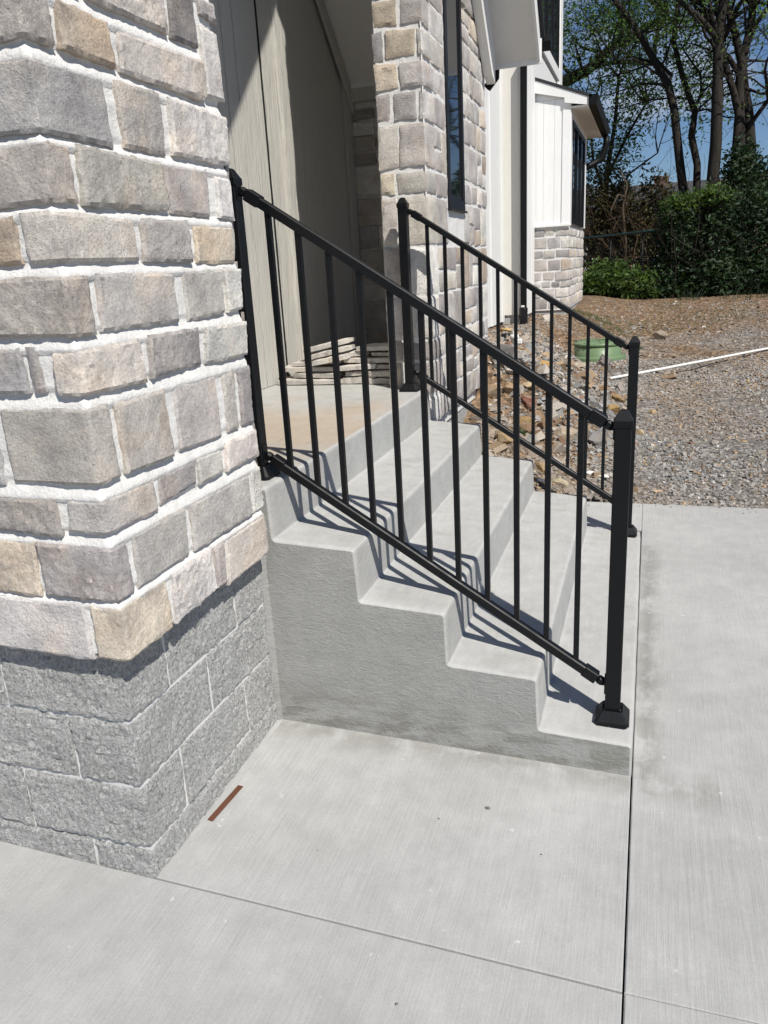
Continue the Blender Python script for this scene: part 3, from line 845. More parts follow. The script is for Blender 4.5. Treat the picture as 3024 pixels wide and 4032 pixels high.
for (z0, z1, yb) in occupied:
    segs = []
    if z1 < WZ0-.005 or z0 > 4.5: segs = [(yb, TYE)]
    else: segs = [(yb, WY0), (WY1, TYE)]
    for (a, b) in segs:
        if b-a < .05: continue
        y = a
        while y < b-.03:
            w = rr.uniform(.12, .30)
            if b-(y+w) < .09: w = b-y
            y1 = y+w-.017
            if min(roof_z(y), roof_z(y1)) < z0+.05: break
            zt = min(z1, min(roof_z(y), roof_z(y1))-.02)
            parts = [(z0, zt)]
            if zt-z0 > .17 and rr.random() < .55:
                m_ = z0+(zt-z0)*rr.uniform(.38, .62); parts = [(z0, m_-.008), (m_+.008, zt)]
            elif rr.random() < .3: parts = [(z0+rr.uniform(-.006, .012), zt+rr.uniform(-.012, .006))]
            for (p0, p1) in parts:
                if p1 > WZ0-.01 and p0 < WZ0 and WY0-.02 < (y+y1)/2 < WY1+.02: p1 = WZ0-.012
                if p1-p0 < .03: continue
                sid += 1
                me = stone_mesh('stone', y, y1, p0+.002, p1-.001, map_xface(TX), sid, .024, D)
                link('stone', me, STONE, tower, pal(rpal(rr), rr, .14))
            y += w
# block foundation under the tower
tf = bb('block_foundation', -.2, .0015, 2.19, 4.0, .1, .70, CMUJ, house)
for r_ in range(3):
    z0 = .482-.2032*r_+.004; z1 = z0+.2032-.008 if r_ else .698
    y = 2.19-(.2 if r_ % 2 else 0)
    while y < 4.0:
        a, b = max(2.178, y)+.004, min(y+.406, 4.0)-.004
        if b-a > .05: blk((a, b), z0, z1, map_xface(-.006), seed=700+int(y*50)+r_, parent=tf, step=.03)
        y += .406
# tall tower window
win = bb('tall_window', .0, .060, WY0+.05, WY1-.05, WZ0+.06, 4.35, GLASS, house)
for (y0, y1, z0, z1) in ((WY0+.005, WY0+.062, WZ0+.0, 4.4), (WY1-.052, WY1-.002, WZ0+.0, 4.4), (WY0+.062, WY1-.052, WZ0+.0, WZ0+.062), (WY0+.062, WY1-.052, 4.33, 4.4)):
    bb('frame', .005, .072, y0, y1, z0, z1, BLACKV, win, .003)
for (y0, y1, z0, z1) in ((WY0+.062, WY0+.070, WZ0+.062, 4.33), (WY1-.060, WY1-.052, WZ0+.062, 4.33), (WY0+.082, WY1-.072, WZ0+.062, WZ0+.085)):
    bb('sash', .03, .064, y0, y1, z0, z1, BLACKV, win, .002)
bb('sill', .03, .088, WY0, WY1, WZ0-.014, WZ0-.001, BLACKV, win, .004)

# ---------------------------------------------------------------- porch interior
BX = -1.05
def zc_(y): return roof_z(y)-.015
pw = prism('porch_wall', [(-.9, .5), (4.2, .5), (4.2, zc_(4.2)), (1.545, zc_(1.545)), (-.9, zc_(-.9))], 'x', BX-.15, BX-.022, DARKIN, house)
edges = [-.9, -.70, -.42, -.14, .14, .42, .70, .98, 1.26, 1.54, 1.82, 2.10, 2.243]
def wall_board(y0, y1, dx, parent=pw, zt=None, mat=SIDING, z0=.918, nm='siding_board'):
    zt0, zt1 = zc_(y0)-.03, zc_(y1)-.03
    pts = [(y0, z0), (y1, z0), (y1, zt1)]+([(1.545, zc_(1.545)-.03)] if y0 < 1.545 < y1 else [])+[(y0, zt0)]
    return prism(nm, pts, 'x', BX-.03, BX+dx, mat, parent)
for a, b in zip(edges, edges[1:]): wall_board(a+.004, b-.004, 0)
wall_board(2.248, 2.549, 0); wall_board(2.550, 2.574, .001, mat=DARKIN, nm='weather_strip')                 # last plank before the dark weather strip
wall_board(2.575, 2.765, .003)               # door casing, a little proud
wall_board(2.767, 2.80, .034)
wall_board(2.802, 3.10, .006)
y = 3.103
while y < 3.9:
    wall_board(y, min(y+.28, 3.962)-.003, 0); y += .28
wall_board(3.966, 4.10, .022, mat=SIDING, nm='corner_trim')
# far return wall of the porch: stone, facing the viewer
rw = bb('return_wall', BX-.1, -.19, 4.135, 4.25, .6, zc_(4.135)-.02, MORTAR, house)
for (a, b, c, e) in ashlar(BX+.012, -.20, .93, zc_(4.135)-.07, random.Random(33), .12, .24, .18, .40):
    sid += 1
    me = stone_mesh('stone', a, b, c, e, map_yface(4.130), sid, .035, D-.004); link('stone', me, STONE, rw, pal(rpal(rr), rr))
# ceiling and gable roof over the entry
def slope_slab(name, ya, yb, x0, x1, t, off, mat, parent):
    pts = [(ya, roof_z(ya)+off), (yb, roof_z(yb)+off), (yb, roof_z(yb)+off+t), (ya, roof_z(ya)+off+t)]
    return prism(name, pts, 'x', x0, x1, mat, parent)
RX = .445
rake_e = 4.06
roof = slope_slab('entry_roof', 1.545, rake_e+.03, -3.5, RX+.03, .03, .16, ROOFM, house)
slope_slab('roof_plane', -.995, 1.545, -3.5, RX+.03, .03, .16, ROOFM, roof)
slope_slab('soffit', 1.545, rake_e, -1.2, RX-.022, .02, .0, SOFFIT, roof)
slope_slab('soffit', -.97, 1.545, -1.2, RX-.022, .02, .0, SOFFIT, roof)
slope_slab('rake_fascia', 1.545, rake_e, RX-.02, RX, .175, -.018, WHITE, roof)
slope_slab('rake_fascia', -.97, 1.545, RX-.02, RX, .175, -.018, WHITE, roof)
# eave end board of the rake, closing the box
prism('eave_return', [(rake_e+.002, roof_z(rake_e)-.03), (rake_e+.022, roof_z(rake_e)-.03), (rake_e+.022, roof_z(rake_e)+.13), (rake_e+.002, roof_z(rake_e)+.13)], 'x', -1.2, RX+.01, WHITE, roof)
# frieze board on the tower wall below the soffit
prism('frieze_board', [(3.86, roof_z(3.86)-.30), (3.985, roof_z(3.985)-.215), (3.985, roof_z(3.985)-.002), (2.6, roof_z(2.6)-.002), (2.6, roof_z(2.6)-.30)], 'x', .073, .135, WHITE, house)
bb('porch_header', BX-.1, -.19, 4.064, 4.134, 2.86, 3.25, SIDING, house)
prism('ceiling_trim', [(3.0, zc_(3.0)-.02), (4.12, zc_(4.12)-.02), (4.12, zc_(4.12)-.13), (3.0, zc_(3.0)-.13)], 'x', BX+.024, BX+.045, SIDING, house)
# gutter and downspout elbow at the eave end
V, F = tube_data([(RX+.07, rake_e+.085, 3.10), (-.35, rake_e+.085, 3.11)], .055, 8)
link('gutter', mesh('gutter', V, F, False), METAL, house)
tube('downspout_elbow', [(.10, 4.2, 3.05), (.095, 4.2, 2.93), (.03, 4.22, 2.87)], .032, METAL, house)

# ---------------------------------------------------------------- house wing beyond the tower
HW = -.41
wing = bb('wing_wall', -3.2, HW-.004, 4.26, 7.32, .93, 3.75, BEIGE, house)
for (y0, y1, dx) in ((4.27, 6.58, .0), (6.585, 6.93, .018), (6.935, 7.20, .012), (7.205, 7.325, .030)):
    bb('trim_board', HW-.003, HW+dx, y0, y1, .92, 3.75, WHITE, wing, .002)
bb('block_foundation', -3.2, HW-.012, 4.27, 7.30, .3, .928, CMU, house)
# set-out wall facing the viewer
w2 = bb('set_out_wall', -.9, -.203, 7.335, 8.6, .985, 4.0, BEIGE, house)
for (x0, x1) in ((-.405, -.392), (-.390, -.205)):
    bb('siding_board', x0, x1, 7.326, 7.334, .99, 3.75, BEIGE, w2, .001)
for (y0, y1) in ((7.328, 7.9), (7.905, 8.20), (8.205, 8.46)):
    bb('trim_board', -.202, -.186 + (.006 if y0 > 8.2 else 0), y0, y1, .955, 4.0, WHITE, w2, .002)
bb('block_foundation', -.9, -.215, 7.345, 8.6, .5, .984, CMU, house)
prism('lower_roof', [(-.36, 3.78), (-3.2, 5.4), (-3.2, 5.45), (-.36, 3.83)], 'y', 4.12, 7.98, ROOFM, house)
# downspout with corrugated drain boot
ds = bb('downspout', -.176, -.108, 7.215, 7.285, 1.06, 3.72, METAL, house, .006)
for x in (-.160, -.142, -.124): bb('flute', x-.003, x+.003, 7.211, 7.216, 1.08, 3.7, BLACKV, ds)
bb('strap_label', -.165, -.125, 7.209, 7.212, 1.085, 1.105, PVC, ds)
pts = []; rad = []
for k in range(25): pts.append((-.142, 7.25, 1.075-.009*k)); rad.append(.046+(.006 if k % 2 else 0))
V, F = tube_data(pts, rad, 12); link('drain_boot', mesh('drain_boot', V, F, True), BLACKV, ds)

# bay with stone base
BY, BXE, BYE = 8.5, .25, 10.95
bay = bb('bay_wall', -.9, BXE-.02, BY+.02, BYE, 2.0, 3.50, PANEL, house)
for (x0, x1) in ((-.196, -.080), (-.078, .055), (.057, .152), (.154, .250)):
    bb('panel_board', x0, x1, BY-.002+(.0 if x0 < .15 else -.012), BY+.022, 2.028, 3.47, PANEL, bay, .002)
bb('ledge', -.19, .275, BY-.032, BY+.03, 2.0, 2.027, WHITE, bay, .003)
bsw = bb('bay_stone_base', -.9, BXE-.010, BY+.010, BYE-.012, .96, 2.0, MORTAR, house)
rows = []; z = .985; r3 = random.Random(9)
for h in (.135, .118, .082, .115, .142, .108, .142, .10):
    rows.append((z, z+h-.014)); z += h*1.08
for k, (z0, z1) in enumerate(rows):
    b = .10 if k % 2 else .22; a = .16 if k % 2 else .09
    cx, cy = BXE-.018, BY+.018; sid += 1
    me = stone_mesh('stone', -a, b, z0, z1, map_corner(cx, cy, .02, a, b), sid, .03, .02, .005, .005, .012, corner=.02); link('stone', me, STONE, bsw, pal(rpal(r3), r3))
    x = -.19
    while x < cx+.02-a-.03:
        w = r3.uniform(.10, .24); x1 = x+w
        if cx+.02-a-x1 < .07: x1 = cx+.02-a
        sid += 1; me = stone_mesh('stone', x, x1-.018, z0+.002, z1-.002, map_yface(cy), sid, .03, .02, .004); link('stone', me, STONE, bsw, pal(rpal(r3), r3)); x = x1
    y = cy-.02+b+.012
    while y < BYE-.03:
        w = r3.uniform(.14, .34); y1 = min(y+w, BYE-.01)
        if BYE-y1 < .1: y1 = BYE-.005
        sid += 1; me = stone_mesh('stone', y, y1-.020, z0+.002, z1-.002, map_xface(cx), sid, .05, .024, .007); link('stone', me, STONE, bsw, pal(r3.choice('lwcclgt'), r3)); y = y1
bb('bay_footing', -.9, BXE-.03, BY+.03, BYE-.03, .6, .975, CMU, house)
# bay windows on the +X face: three tall black units
for k in range(3):
    y0 = 8.70+k*.635; y1 = y0+.62
    wv = bb('bay_window', BXE-.02, BXE+.002, y0+.045, y1-.045, 2.085, 3.19, GLASS, house)
    for (a, b, c, e) in ((y0, y0+.05, 2.03, 3.25), (y1-.05, y1, 2.03, 3.25), (y0+.05, y1-.05, 2.03, 2.09), (y0+.05, y1-.05, 3.185, 3.25)):
        bb('frame', BXE-.03, BXE+.022, a, b, c, e, BLACKV, wv, .003)
bb('casing', BXE-.02, BXE+.014, 10.62, 10.95, 2.03, 3.45, WHITE, bay)
bb('casing', BXE-.02, BXE+.010, 8.50, 8.697, 2.03, 3.45, WHITE, bay)
bb('casing', BXE-.02, BXE+.010, 8.70, 10.61, 3.255, 3.45, WHITE, bay)
prism('gable_infill', [(-.20, 3.472), (.152, 3.472), (.152, 3.56), (-.20, 3.69)], 'y', BY+.001, BY+.02, PANEL, bay)
# shed roof of the bay
rs = (3.488-3.753)/(.465+.226)
zr_ = lambda x: 3.753+rs*(x+.226)
prism('bay_roof', [(-.30, zr_(-.30)), (.50, zr_(.50)), (.50, zr_(.50)-.03), (-.30, zr_(-.30)-.03)], 'y', BY-.06, BYE+.45, ROOFM, house)
prism('rake_board', [(-.21, zr_(-.21)-.035), (.445, zr_(.445)-.035), (.445, zr_(.445)-.125), (.18, zr_(.18)-.180), (.176, zr_(.176)-.125), (-.21, zr_(-.21)-.180)], 'y', BY-.05, BY-.022, WHITE, house)
prism('bay_soffit', [(.16, 3.355), (.455, 3.355), (.455, 3.375), (.16, 3.375)], 'y', BY-.02, BYE+.40, SOFFIT, house)
bb('eave_fascia', .445, .462, BY-.04, BYE+.42, 3.352, 3.47, WHITE, house)
prism('bay_gutter', [(.464, 3.475), (.575, 3.475), (.575, 3.44), (.55, 3.37), (.464, 3.355)], 'y', BY-.06, BYE+.44, METAL, house)
tube('bay_downspout', [(.53, BYE+.36, 3.36), (.53, BYE+.36, 3.25), (.47, BYE+.36, 3.05), (.30, BYE+.30, 2.96), (.22, BYE+.20, 2.93)], .05, METAL, house, 10)
# upper storey with black window
uw = bb('upper_wall', -3.2, -.203, 8.0, 11.58, 3.4, 6.4, WHITE, house)
bb('corner_board', -.202, -.18, 11.28, 11.60, 3.4, 6.4, WHITE, uw)
bb('upper_siding', -.202, -.192, 8.02, 11.275, 3.5, 4.10, WHITE, uw)
for k in range(3):
    y0 = 8.93+k*.69
    g = bb('upper_window', -.201, -.188, y0+.04, y0+.64, 4.36, 6.1, GLASS, house)
    for (a, b, c, e) in ((y0, y0+.045, 4.3, 6.2), (y0+.635, y0+.68, 4.3, 6.2), (y0+.045, y0+.635, 4.3, 4.36)):
        bb('frame', -.201, -.165, a, b, c, e, BLACKV, g, .003)
bb('window_sill_trim', -.201, -.160, 8.80, 11.05, 4.15, 4.29, WHITE, house)
prism('upper_roof', [(.1, 6.3), (-3.3, 8.2), (-3.3, 8.3), (.1, 6.4)], 'y', 7.6, 12.0, ROOFM, house)
# rest of the building so that light cannot leak in from behind
bb('house_body', -9, -1.25, -.6, 12, .2, 3.2, BEIGE, house)
bb('side_wall', -9, -.94, -.80, -.62, .68, 3.2, BEIGE, house)

# ---------------------------------------------------------------- loose veneer pieces stacked on the landing
def slab_stone(loc, size, rz, tilt, label, color, seed):
    rr = random.Random(seed)
    bm = bmesh.new(); L, Wd, H = size
    nx, ny = 9, 6
    top = []; bot = []
    for j in range(ny):
        for i in range(nx):
            a = i/(nx-1)*2-1; b = j/(ny-1)*2-1
            ex = 1-.10*abs(b)**4*rr.uniform(.3, 1); ey = 1-.10*abs(a)**4*rr.uniform(.3, 1)
            x = a*L/2*ex+rr.uniform(-.003, .003); y = b*Wd/2*ey+rr.uniform(-.003, .003)
            e = max(abs(a), abs(b)); dz = -.006 if e > .99 else 0
            top.append(bm.verts.new((x, y, H/2+dz+rr.uniform(-.0025, .0025))))
            bot.append(bm.verts.new((x*.985, y*.985, -H/2-dz*.7+rr.uniform(-.0015, .0015))))
    for f in grid_faces(nx, ny):
        bm.faces.new([top[k] for k in f]); bm.faces.new([bot[k] for k in f][::-1])
    ring = [i for i in range(nx)]+[j*nx+nx-1 for j in range(1, ny)]+[(ny-1)*nx+i for i in range(nx-2, -1, -1)]+[j*nx for j in range(ny-2, 0, -1)]
    for q in range(len(ring)):
        q2 = (q+1) % len(ring); bm.faces.new((top[ring[q2]], top[ring[q]], bot[ring[q]], bot[ring[q2]]))
    bmesh.ops.rotate(bm, cent=(0, 0, 0), matrix=Matrix.Rotation(tilt, 3, 'Y'), verts=bm.verts)
    bmesh.ops.rotate(bm, cent=(0, 0, 0), matrix=Matrix.Rotation(rz, 3, 'Z'), verts=bm.verts)
    o = link('loose_veneer_stone', bm_mesh('loose_veneer_stone', bm), STONE, None, color); o.location = loc
    return tag(o, label, 'stone', 'loose veneer stones stacked on the landing')
pz = ZP
cr_ = (.48, .455, .42); cr2 = (.43, .405, .37); cr3 = (.52, .495, .46)
LS = [  # left pile
 ((-.80, 2.42, pz+.020), (.46, .20, .036), .02, 0, 'bottom slab of the left pile of loose stone, widest and flat on the landing', cr_),
 ((-.76, 2.44, pz+.058), (.33, .19, .034), -.03, .01, 'second slab up in the left pile of loose stone', cr2),
 ((-.80, 2.47, pz+.096), (.44, .19, .036), .03, 0, 'long third slab of the left pile, its end poking out to the left', cr_),
 ((-.76, 2.48, pz+.134), (.36, .18, .032), .02, -.05, 'fourth slab of the left pile, lying under the two tilted ones', cr3),
 ((-.65, 2.40, pz+.158), (.27, .15, .036), .06, -.17, 'pale slab leaning up to the right, lowest of three tilted pieces', cr3),
 ((-.66, 2.44, pz+.200), (.30, .15, .036), .04, -.20, 'middle one of the three tilted slabs atop the left pile', cr_),
 ((-.69, 2.46, pz+.240), (.34, .15, .034), .05, -.20, 'topmost tilted slab of the left pile, against the siding', cr3),
 # middle pile
 ((-.46, 2.44, pz+.026), (.24, .17, .048), -.04, -.03, 'thick bottom stone of the middle pile', cr_),
 ((-.45, 2.44, pz+.070), (.22, .17, .034), .03, -.04, 'second stone of the middle pile', cr2),
 ((-.475, 2.42, pz+.108), (.26, .17, .036), .05, -.05, 'third stone of the middle pile, jutting out to the left', cr3),
 ((-.47, 2.45, pz+.148), (.20, .16, .036), 0, .02, 'fourth stone of the middle pile', cr_),
 ((-.49, 2.46, pz+.186), (.16, .15, .034), .04, -.03, 'small top stone of the middle pile', cr3),
 # right pile
 ((-.305, 2.42, pz+.022), (.19, .16, .042), 0, 0, 'bottom stone of the right pile next to the stone tower', cr_),
 ((-.305, 2.42, pz+.066), (.19, .16, .040), .02, 0, 'second stone of the right pile next to the stone tower', cr3),
 ((-.29, 2.45, pz+.108), (.18, .17, .036), -.02, 0, 'third stone of the right pile next to the stone tower', cr2),
 ((-.29, 2.45, pz+.147), (.18, .17, .036), .03, 0, 'fourth stone of the right pile next to the stone tower', cr_),
 ((-.29, 2.47, pz+.184), (.20, .17, .030), 0, 0, 'fifth stone of the right pile, just under the top slab', cr2),
 ((-.33, 2.46, pz+.222), (.29, .19, .036), -.05, -.02, 'large top slab lying across the middle and right piles', cr3),
]
for i, q in enumerate(LS): slab_stone(*q, 40+i)

# ---------------------------------------------------------------- small things on the slabs
st_ = link('rusty_strip', bm_mesh('rusty_strip', (lambda b: (add_box(b, (0, 0, 0), (.020, .178, .004), Matrix.Rotation(-.07, 3, 'Z'), .0012), b)[1])(bmesh.new())), RUST)
st_.location = (.040, -.482, zg(.04, -.48)+.0035); tag(st_, 'flat rust brown metal strip lying beside the block wall', 'metal strip')

def rock(name, loc, size, seed, color, label, cat='rock', group=None, sub=3, sink=.25, amp=.5):
    rr = random.Random(seed); bm = bmesh.new(); bmesh.ops.create_icosphere(bm, subdivisions=sub, radius=.5)
    s0 = rr.uniform(0, 50)
    # cut a few planar facets for a broken look
    planes = [(Vector((rr.uniform(-1, 1), rr.uniform(-1, 1), rr.uniform(-.6, 1))).normalized(), rr.uniform(.16, .33)) for _ in range(15)]
    for v in bm.verts:
        p = v.co.copy(); p *= 1+amp*fbm(p.x*2.2+s0, p.y*2.2, p.z*2.2, 3)
        for nrm, dd in planes:
            e = p.dot(nrm)-dd
            if e > 0: p -= nrm*e
        v.co = p*1.45+Vector((rr.uniform(-.012, .012), rr.uniform(-.012, .012), rr.uniform(-.012, .012)))
    bmesh.ops.scale(bm, vec=size, verts=bm.verts); bmesh.ops.rotate(bm, cent=(0, 0, 0), matrix=Matrix.Rotation(rr.uniform(-.6, .6), 3, 'Z'), verts=bm.verts)
    me = bm_mesh(name, bm)
    o = link(name, me, ROCK, None, color); o.location = (loc[0], loc[1], loc[2]+size[2]*(.5-sink))
    return tag(o, label, cat, group)
GR = 'stray pebbles on the concrete slab'
for i, (x, y, s, lb) in enumerate([(.855, -.281, .017, 'largest grey pebble on the slab in front of the steps'), (.719, -.367, .007, 'tiny pebble left of the largest pebble on the slab'),
        (1.041, -.431, .007, 'tiny pebble right of the largest pebble, near the joint'), (.777, -1.0, .010, 'dark pebble on the front slab near the bottom of the view'), (.406, -.594, .005, 'speck of grit in the middle of the slab near the block wall')]):
    rock('pebble', (x, y, zg(x, y)), (s, s*.8, s*.8), 60+i, (.16, .155, .14), lb, 'pebble', GR, 1, .1)
RK = 'loose rocks in the backfill'
ROCKS = [
 (.416, 3.642, .114, .085, (.22, .085, .055), 'dark red broken rock on the rubble slope', 1),
 (.353, 2.992, .135, .10, (.42, .27, .10), 'big yellow ochre rock close behind the steps', 2),
 (.710, 3.503, .165, .115, (.50, .41, .31), 'large pale tan boulder behind the railing balusters', 3),
 (.546, 3.483, .075, .07, (.24, .16, .10), 'small brown rock left of the large pale boulder', 4),
 (.425, 3.447, .13, .045, (.34, .22, .10), 'ochre slab of rock tilted on the rubble slope', 5),
 (.804, 4.141, .085, .065, (.25, .26, .27), 'blue grey rock on the rubble slope', 6),
 (.452, 4.289, .14, .035, (.50, .32, .13), 'thin flat ochre rock beside the white pipe scraps', 7),
 (.659, 5.466, .19, .055, (.48, .38, .27), 'flat tan slab of rock just in front of the green lid', 8),
 (.854, 6.00, .12, .11, (.27, .25, .23), 'grey upright rock against the right front of the green lid', 9),
 (.570, 4.351, .08, .055, (.58, .54, .48), 'pale whitish rock between the balusters', 10),
 (1.441, 8.845, .17, .12, (.36, .28, .20), 'tan boulder out on the dirt beyond the far post', 11),
 (1.477, 6.301, .21, .035, (.23, .15, .09), 'flat brown rock just below the long white pipe', 12),
 (1.425, 5.933, .075, .045, (.48, .36, .23), 'small tan rock below the flat brown rock', 13),
 (1.564, 7.573, .10, .045, (.47, .34, .20), 'small tan stone above the long white pipe', 14),
 (1.338, 4.841, .075, .045, (.48, .35, .20), 'tan stone lying right of the far bottom post', 15),
 (.164, 3.627, .15, .085, (.45, .30, .15), 'ochre ledge of rock at the foot of the stone tower', 16),
 (.270, 3.660, .10, .07, (.38, .25, .13), 'brown ochre rock right of the ledge by the tower', 17),
 (.407, 3.760, .14, .045, (.46, .36, .22), 'flat tan rock just above the dark red one', 18),
 (.069, 7.675, .12, .085, (.55, .50, .43), 'pale rock leaning by the corner of the bay', 19),
 (-.119, 5.933, .11, .05, (.48, .33, .14), 'ochre stone near the wing wall', 20),
 (.952, 6.60, .085, .05, (.50, .38, .24), 'small tan stone right of the green lid', 21),
 (.890, 5.083, .13, .045, (.45, .24, .09), 'flat orange rock below the white pipe end', 22),
 (1.030, 4.930, .11, .08, (.36, .22, .09), 'ochre brown rock beside the flat orange one', 23),
 (1.249, 4.057, .06, .045, (.46, .35, .21), 'small tan stone on the gravel by the far post', 24),
 (.938, 3.588, .14, .095, (.23, .23, .23), 'dark grey angular boulder left of the near bottom post', 25),
 (.755, 2.690, .15, .05, (.52, .45, .30), 'flat cream slab of rock touching the step', 26),
 (.640, 2.800, .10, .075, (.46, .30, .13), 'ochre rock wedged behind the third step', 27),
 (.560, 3.05, .09, .05, (.48, .43, .37), 'pale stone behind the second step', 28),
 (.700, 3.02, .07, .05, (.55, .53, .50), 'white quartz stone behind the balusters', 29),
 (.50, 3.22, .10, .05, (.30, .29, .28), 'grey flat stone on the slope behind the steps', 30),
 (.62, 3.85, .09, .05, (.44, .28, .12), 'ochre stone above the large pale boulder', 31),
 (1.00, 4.45, .09, .06, (.42, .27, .12), 'ochre stone left of the far bottom post', 32),
]
for (x, y, w, h, c, lb, sd_) in ROCKS:
    rock('rock', (x, y, hgt(x, y)), (w*1.25, w*.95, h*1.4), 200+sd_, c, lb, 'rock', RK)

# ---------------------------------------------------------------- crushed stone scattered over the backfill
def scatter(name, N, xr, yr, smin, smax, label, seed, bias):
    g = np.random.default_rng(seed)
    base = np.array([(-1, -1, -.7), (1, -1, -.7), (1, 1, -.7), (-1, 1, -.7), (-.75, -.75, .7), (.75, -.75, .7), (.75, .75, .7), (-.75, .75, .7)])*.5
    q = [(0, 3, 2, 1), (4, 5, 6, 7), (0, 1, 5, 4), (1, 2, 6, 5), (2, 3, 7, 6), (3, 0, 4, 7)]
    Vs, Fs, Cs = [], [], []
    cnt = 0
    while cnt < N:
        x = g.uniform(*xr); y = yr[0]+(yr[1]-yr[0])*g.random()**bias
        onslab = y < 2.63 and x > .925
        if onslab and (y < 2.38 or g.random() > .10*max(.05, (y-2.38)/.25)**2): continue
        if y < 2.20 or math.hypot(x-.765, y-6.42) < .30: continue
        if x < .10 and y < 4.0: continue
        if x < -.38 or (x < -.17 and y > 7.3) or (x < .28 and 8.45 < y): continue
        z2 = fbm(x*.8+4, y*.8, 1, 3)
        if g.random() < max(0, min(.8, .30+1.5*(fbm(x*1.3+9, y*1.3, 4, 3))+(.25 if y > 6.8 else 0)+(.2 if x < .9 else 0))) and name != 'rubble': continue
        z = hgt(x, y) if not onslab else zr(x, y)+.002
        rubble = math.exp(-(max(0, x-.1)/.75)**2) if y < 5.5 else .25
        s = (smin+(smax-smin)*g.random()**2.4)*(1+.5*rubble*g.random())
        r = g.random()
        if r < .68-.35*rubble+z2*.3: c = np.array((.235, .232, .228))*g.uniform(.62, 1.45)
        elif r < .88-.1*rubble: c = np.array((.33, .30, .265))*g.uniform(.7, 1.3)
        elif r < .945: c = np.array((.34, .25, .16))*g.uniform(.6, 1.3)
        elif r < .97: c = np.array((.20, .12, .08))*g.uniform(.7, 1.3)
        else: c = np.array((.56, .55, .53))*g.uniform(.8, 1.15)
        dust = min(1, max(0, .25+1.6*fbm(x*.9+2, y*.9, 7, 3)+(.3 if y > 6.5 else 0)+(.25 if x < .9 else 0)))*.6
        c = c*(1-dust)+np.array((.27, .195, .13))*dust*g.uniform(.7, 1.25)
        if onslab: s *= .6
        v = base*g.uniform(.65, 1.25, (8, 3))*np.array((g.uniform(.8, 1.5), g.uniform(.7, 1.1), g.uniform(.5, .95)))*s
        a, b_, c_ = g.uniform(0, 6.28), g.normal(0, .5), g.normal(0, .5)
        Rm = np.array(Matrix.Rotation(a, 3, 'Z') @ Matrix.Rotation(b_, 3, 'X') @ Matrix.Rotation(c_, 3, 'Y'))
        v = v@Rm.T+np.array((x, y, z+s*.12))
        Vs.append(v); Cs.append(np.tile(np.append(c, 1), (8, 1)))
        Fs += [tuple(cnt*8+k for k in f) for f in q]; cnt += 1
    me = mesh(name, np.concatenate(Vs).tolist(), Fs)
    ca = me.color_attributes.new('Col', 'FLOAT_COLOR', 'POINT'); ca.data.foreach_set('color', np.concatenate(Cs).astype(np.float32).ravel())
    return tag(link(name, me, PEBBLE), label, 'gravel', kind='stuff')
scatter('gravel', 42000, (-.3, 4.2), (2.2, 7.6), .008, .031, 'grey and tan crushed stone spread over the backfill', 3, 1.25)
scatter('rubble', 520, (.12, 1.25), (2.5, 5.4), .030, .085, 'broken ochre and grey rubble on the slope beside the tower', 8, 1.0)
scatter('far_gravel', 4000, (-.2, 6.5), (7.4, 12.5), .012, .045, 'sparser gravel on the brown dirt further out', 4, 1.1)
# thin tufts of grass and weeds on the dirt
def tufts(name, spots, label, h, n, c):
    g = np.random.default_rng(5); V, F = [], []
    for (x, y, r) in spots:
        for _ in range(n):
            a = g.uniform(0, 6.28); q = r*math.sqrt(g.random()); px, py = x+q*math.cos(a), y+q*math.sin(a)*.8; z = hgt(px, py)
            d = g.uniform(0, 6.28); l = h*g.uniform(.4, 1.2); w = .0035+.05*h*.1; lx, ly = g.normal(0, .5)*l, g.normal(0, .5)*l
            k = len(V); V += [(px-w*math.cos(d), py-w*math.sin(d), z-.003), (px+w*math.cos(d), py+w*math.sin(d), z-.003), (px+lx, py+ly, z+l)]
            F.append((k, k+1, k+2))
    me = mesh(name, V, F); ca = me.color_attributes.new('Col', 'FLOAT_COLOR', 'POINT'); ca.data.foreach_set('color', [v for _ in V for v in (1, 1, 1, 1)])
    return tag(link(name, me, mat_leaf(name+'_blade', c, [q*1.5 for q in c], .25)), label, 'grass', kind='stuff')
tufts('weeds', [(.50, 3.30, .05), (.42, 3.27, .04), (1.0, 9.6, .6), (1.6, 10.2, .8), (.8, 8.9, .4), (2.4, 11.0, .7), (1.1, 7.9, .12), (.5, 9.4, .3)], 'thin green weeds sprouting from the dirt', .035, 420, (.055, .085, .03))
tufts('blade_grass', [(2.75, 12.6, .35), (3.3, 12.7, .25), (1.9, 12.7, .2), (3.9, 12.8, .3)], 'taller grass blades at the foot of the hedge', .26, 60, (.035, .055, .03))

# ---------------------------------------------------------------- utility bits in the gravel
lx, ly = .765, 6.42; lz = .585
lid = tag(empty('tank_riser', (lx, ly, lz)), 'round green plastic septic riser with ribbed lid in the gravel', 'tank lid')
def lathe(name, prof_, loc, mat, parent, seg=40):
    V = []; F = []
    for (r, z) in prof_:
        for k in range(seg): an = 2*math.pi*k/seg; V.append((loc[0]+r*math.cos(an), loc[1]+r*math.sin(an), loc[2]+z))
    for j in range(len(prof_)-1):
        for k in range(seg): F.append((j*seg+k, j*seg+(k+1) % seg, (j+1)*seg+(k+1) % seg, (j+1)*seg+k))
    F.append(tuple((len(prof_)-1)*seg+k for k in range(seg)))
    me = mesh(name, V, F, True); me.polygons[-1].use_smooth = False
    return link(name, me, mat, parent)
lathe('riser', [(.29, -.15), (.29, .005), (.287, .018), (.246, .022), (.243, .026), (.243, .125)], (lx, ly, lz), GREENP, lid)
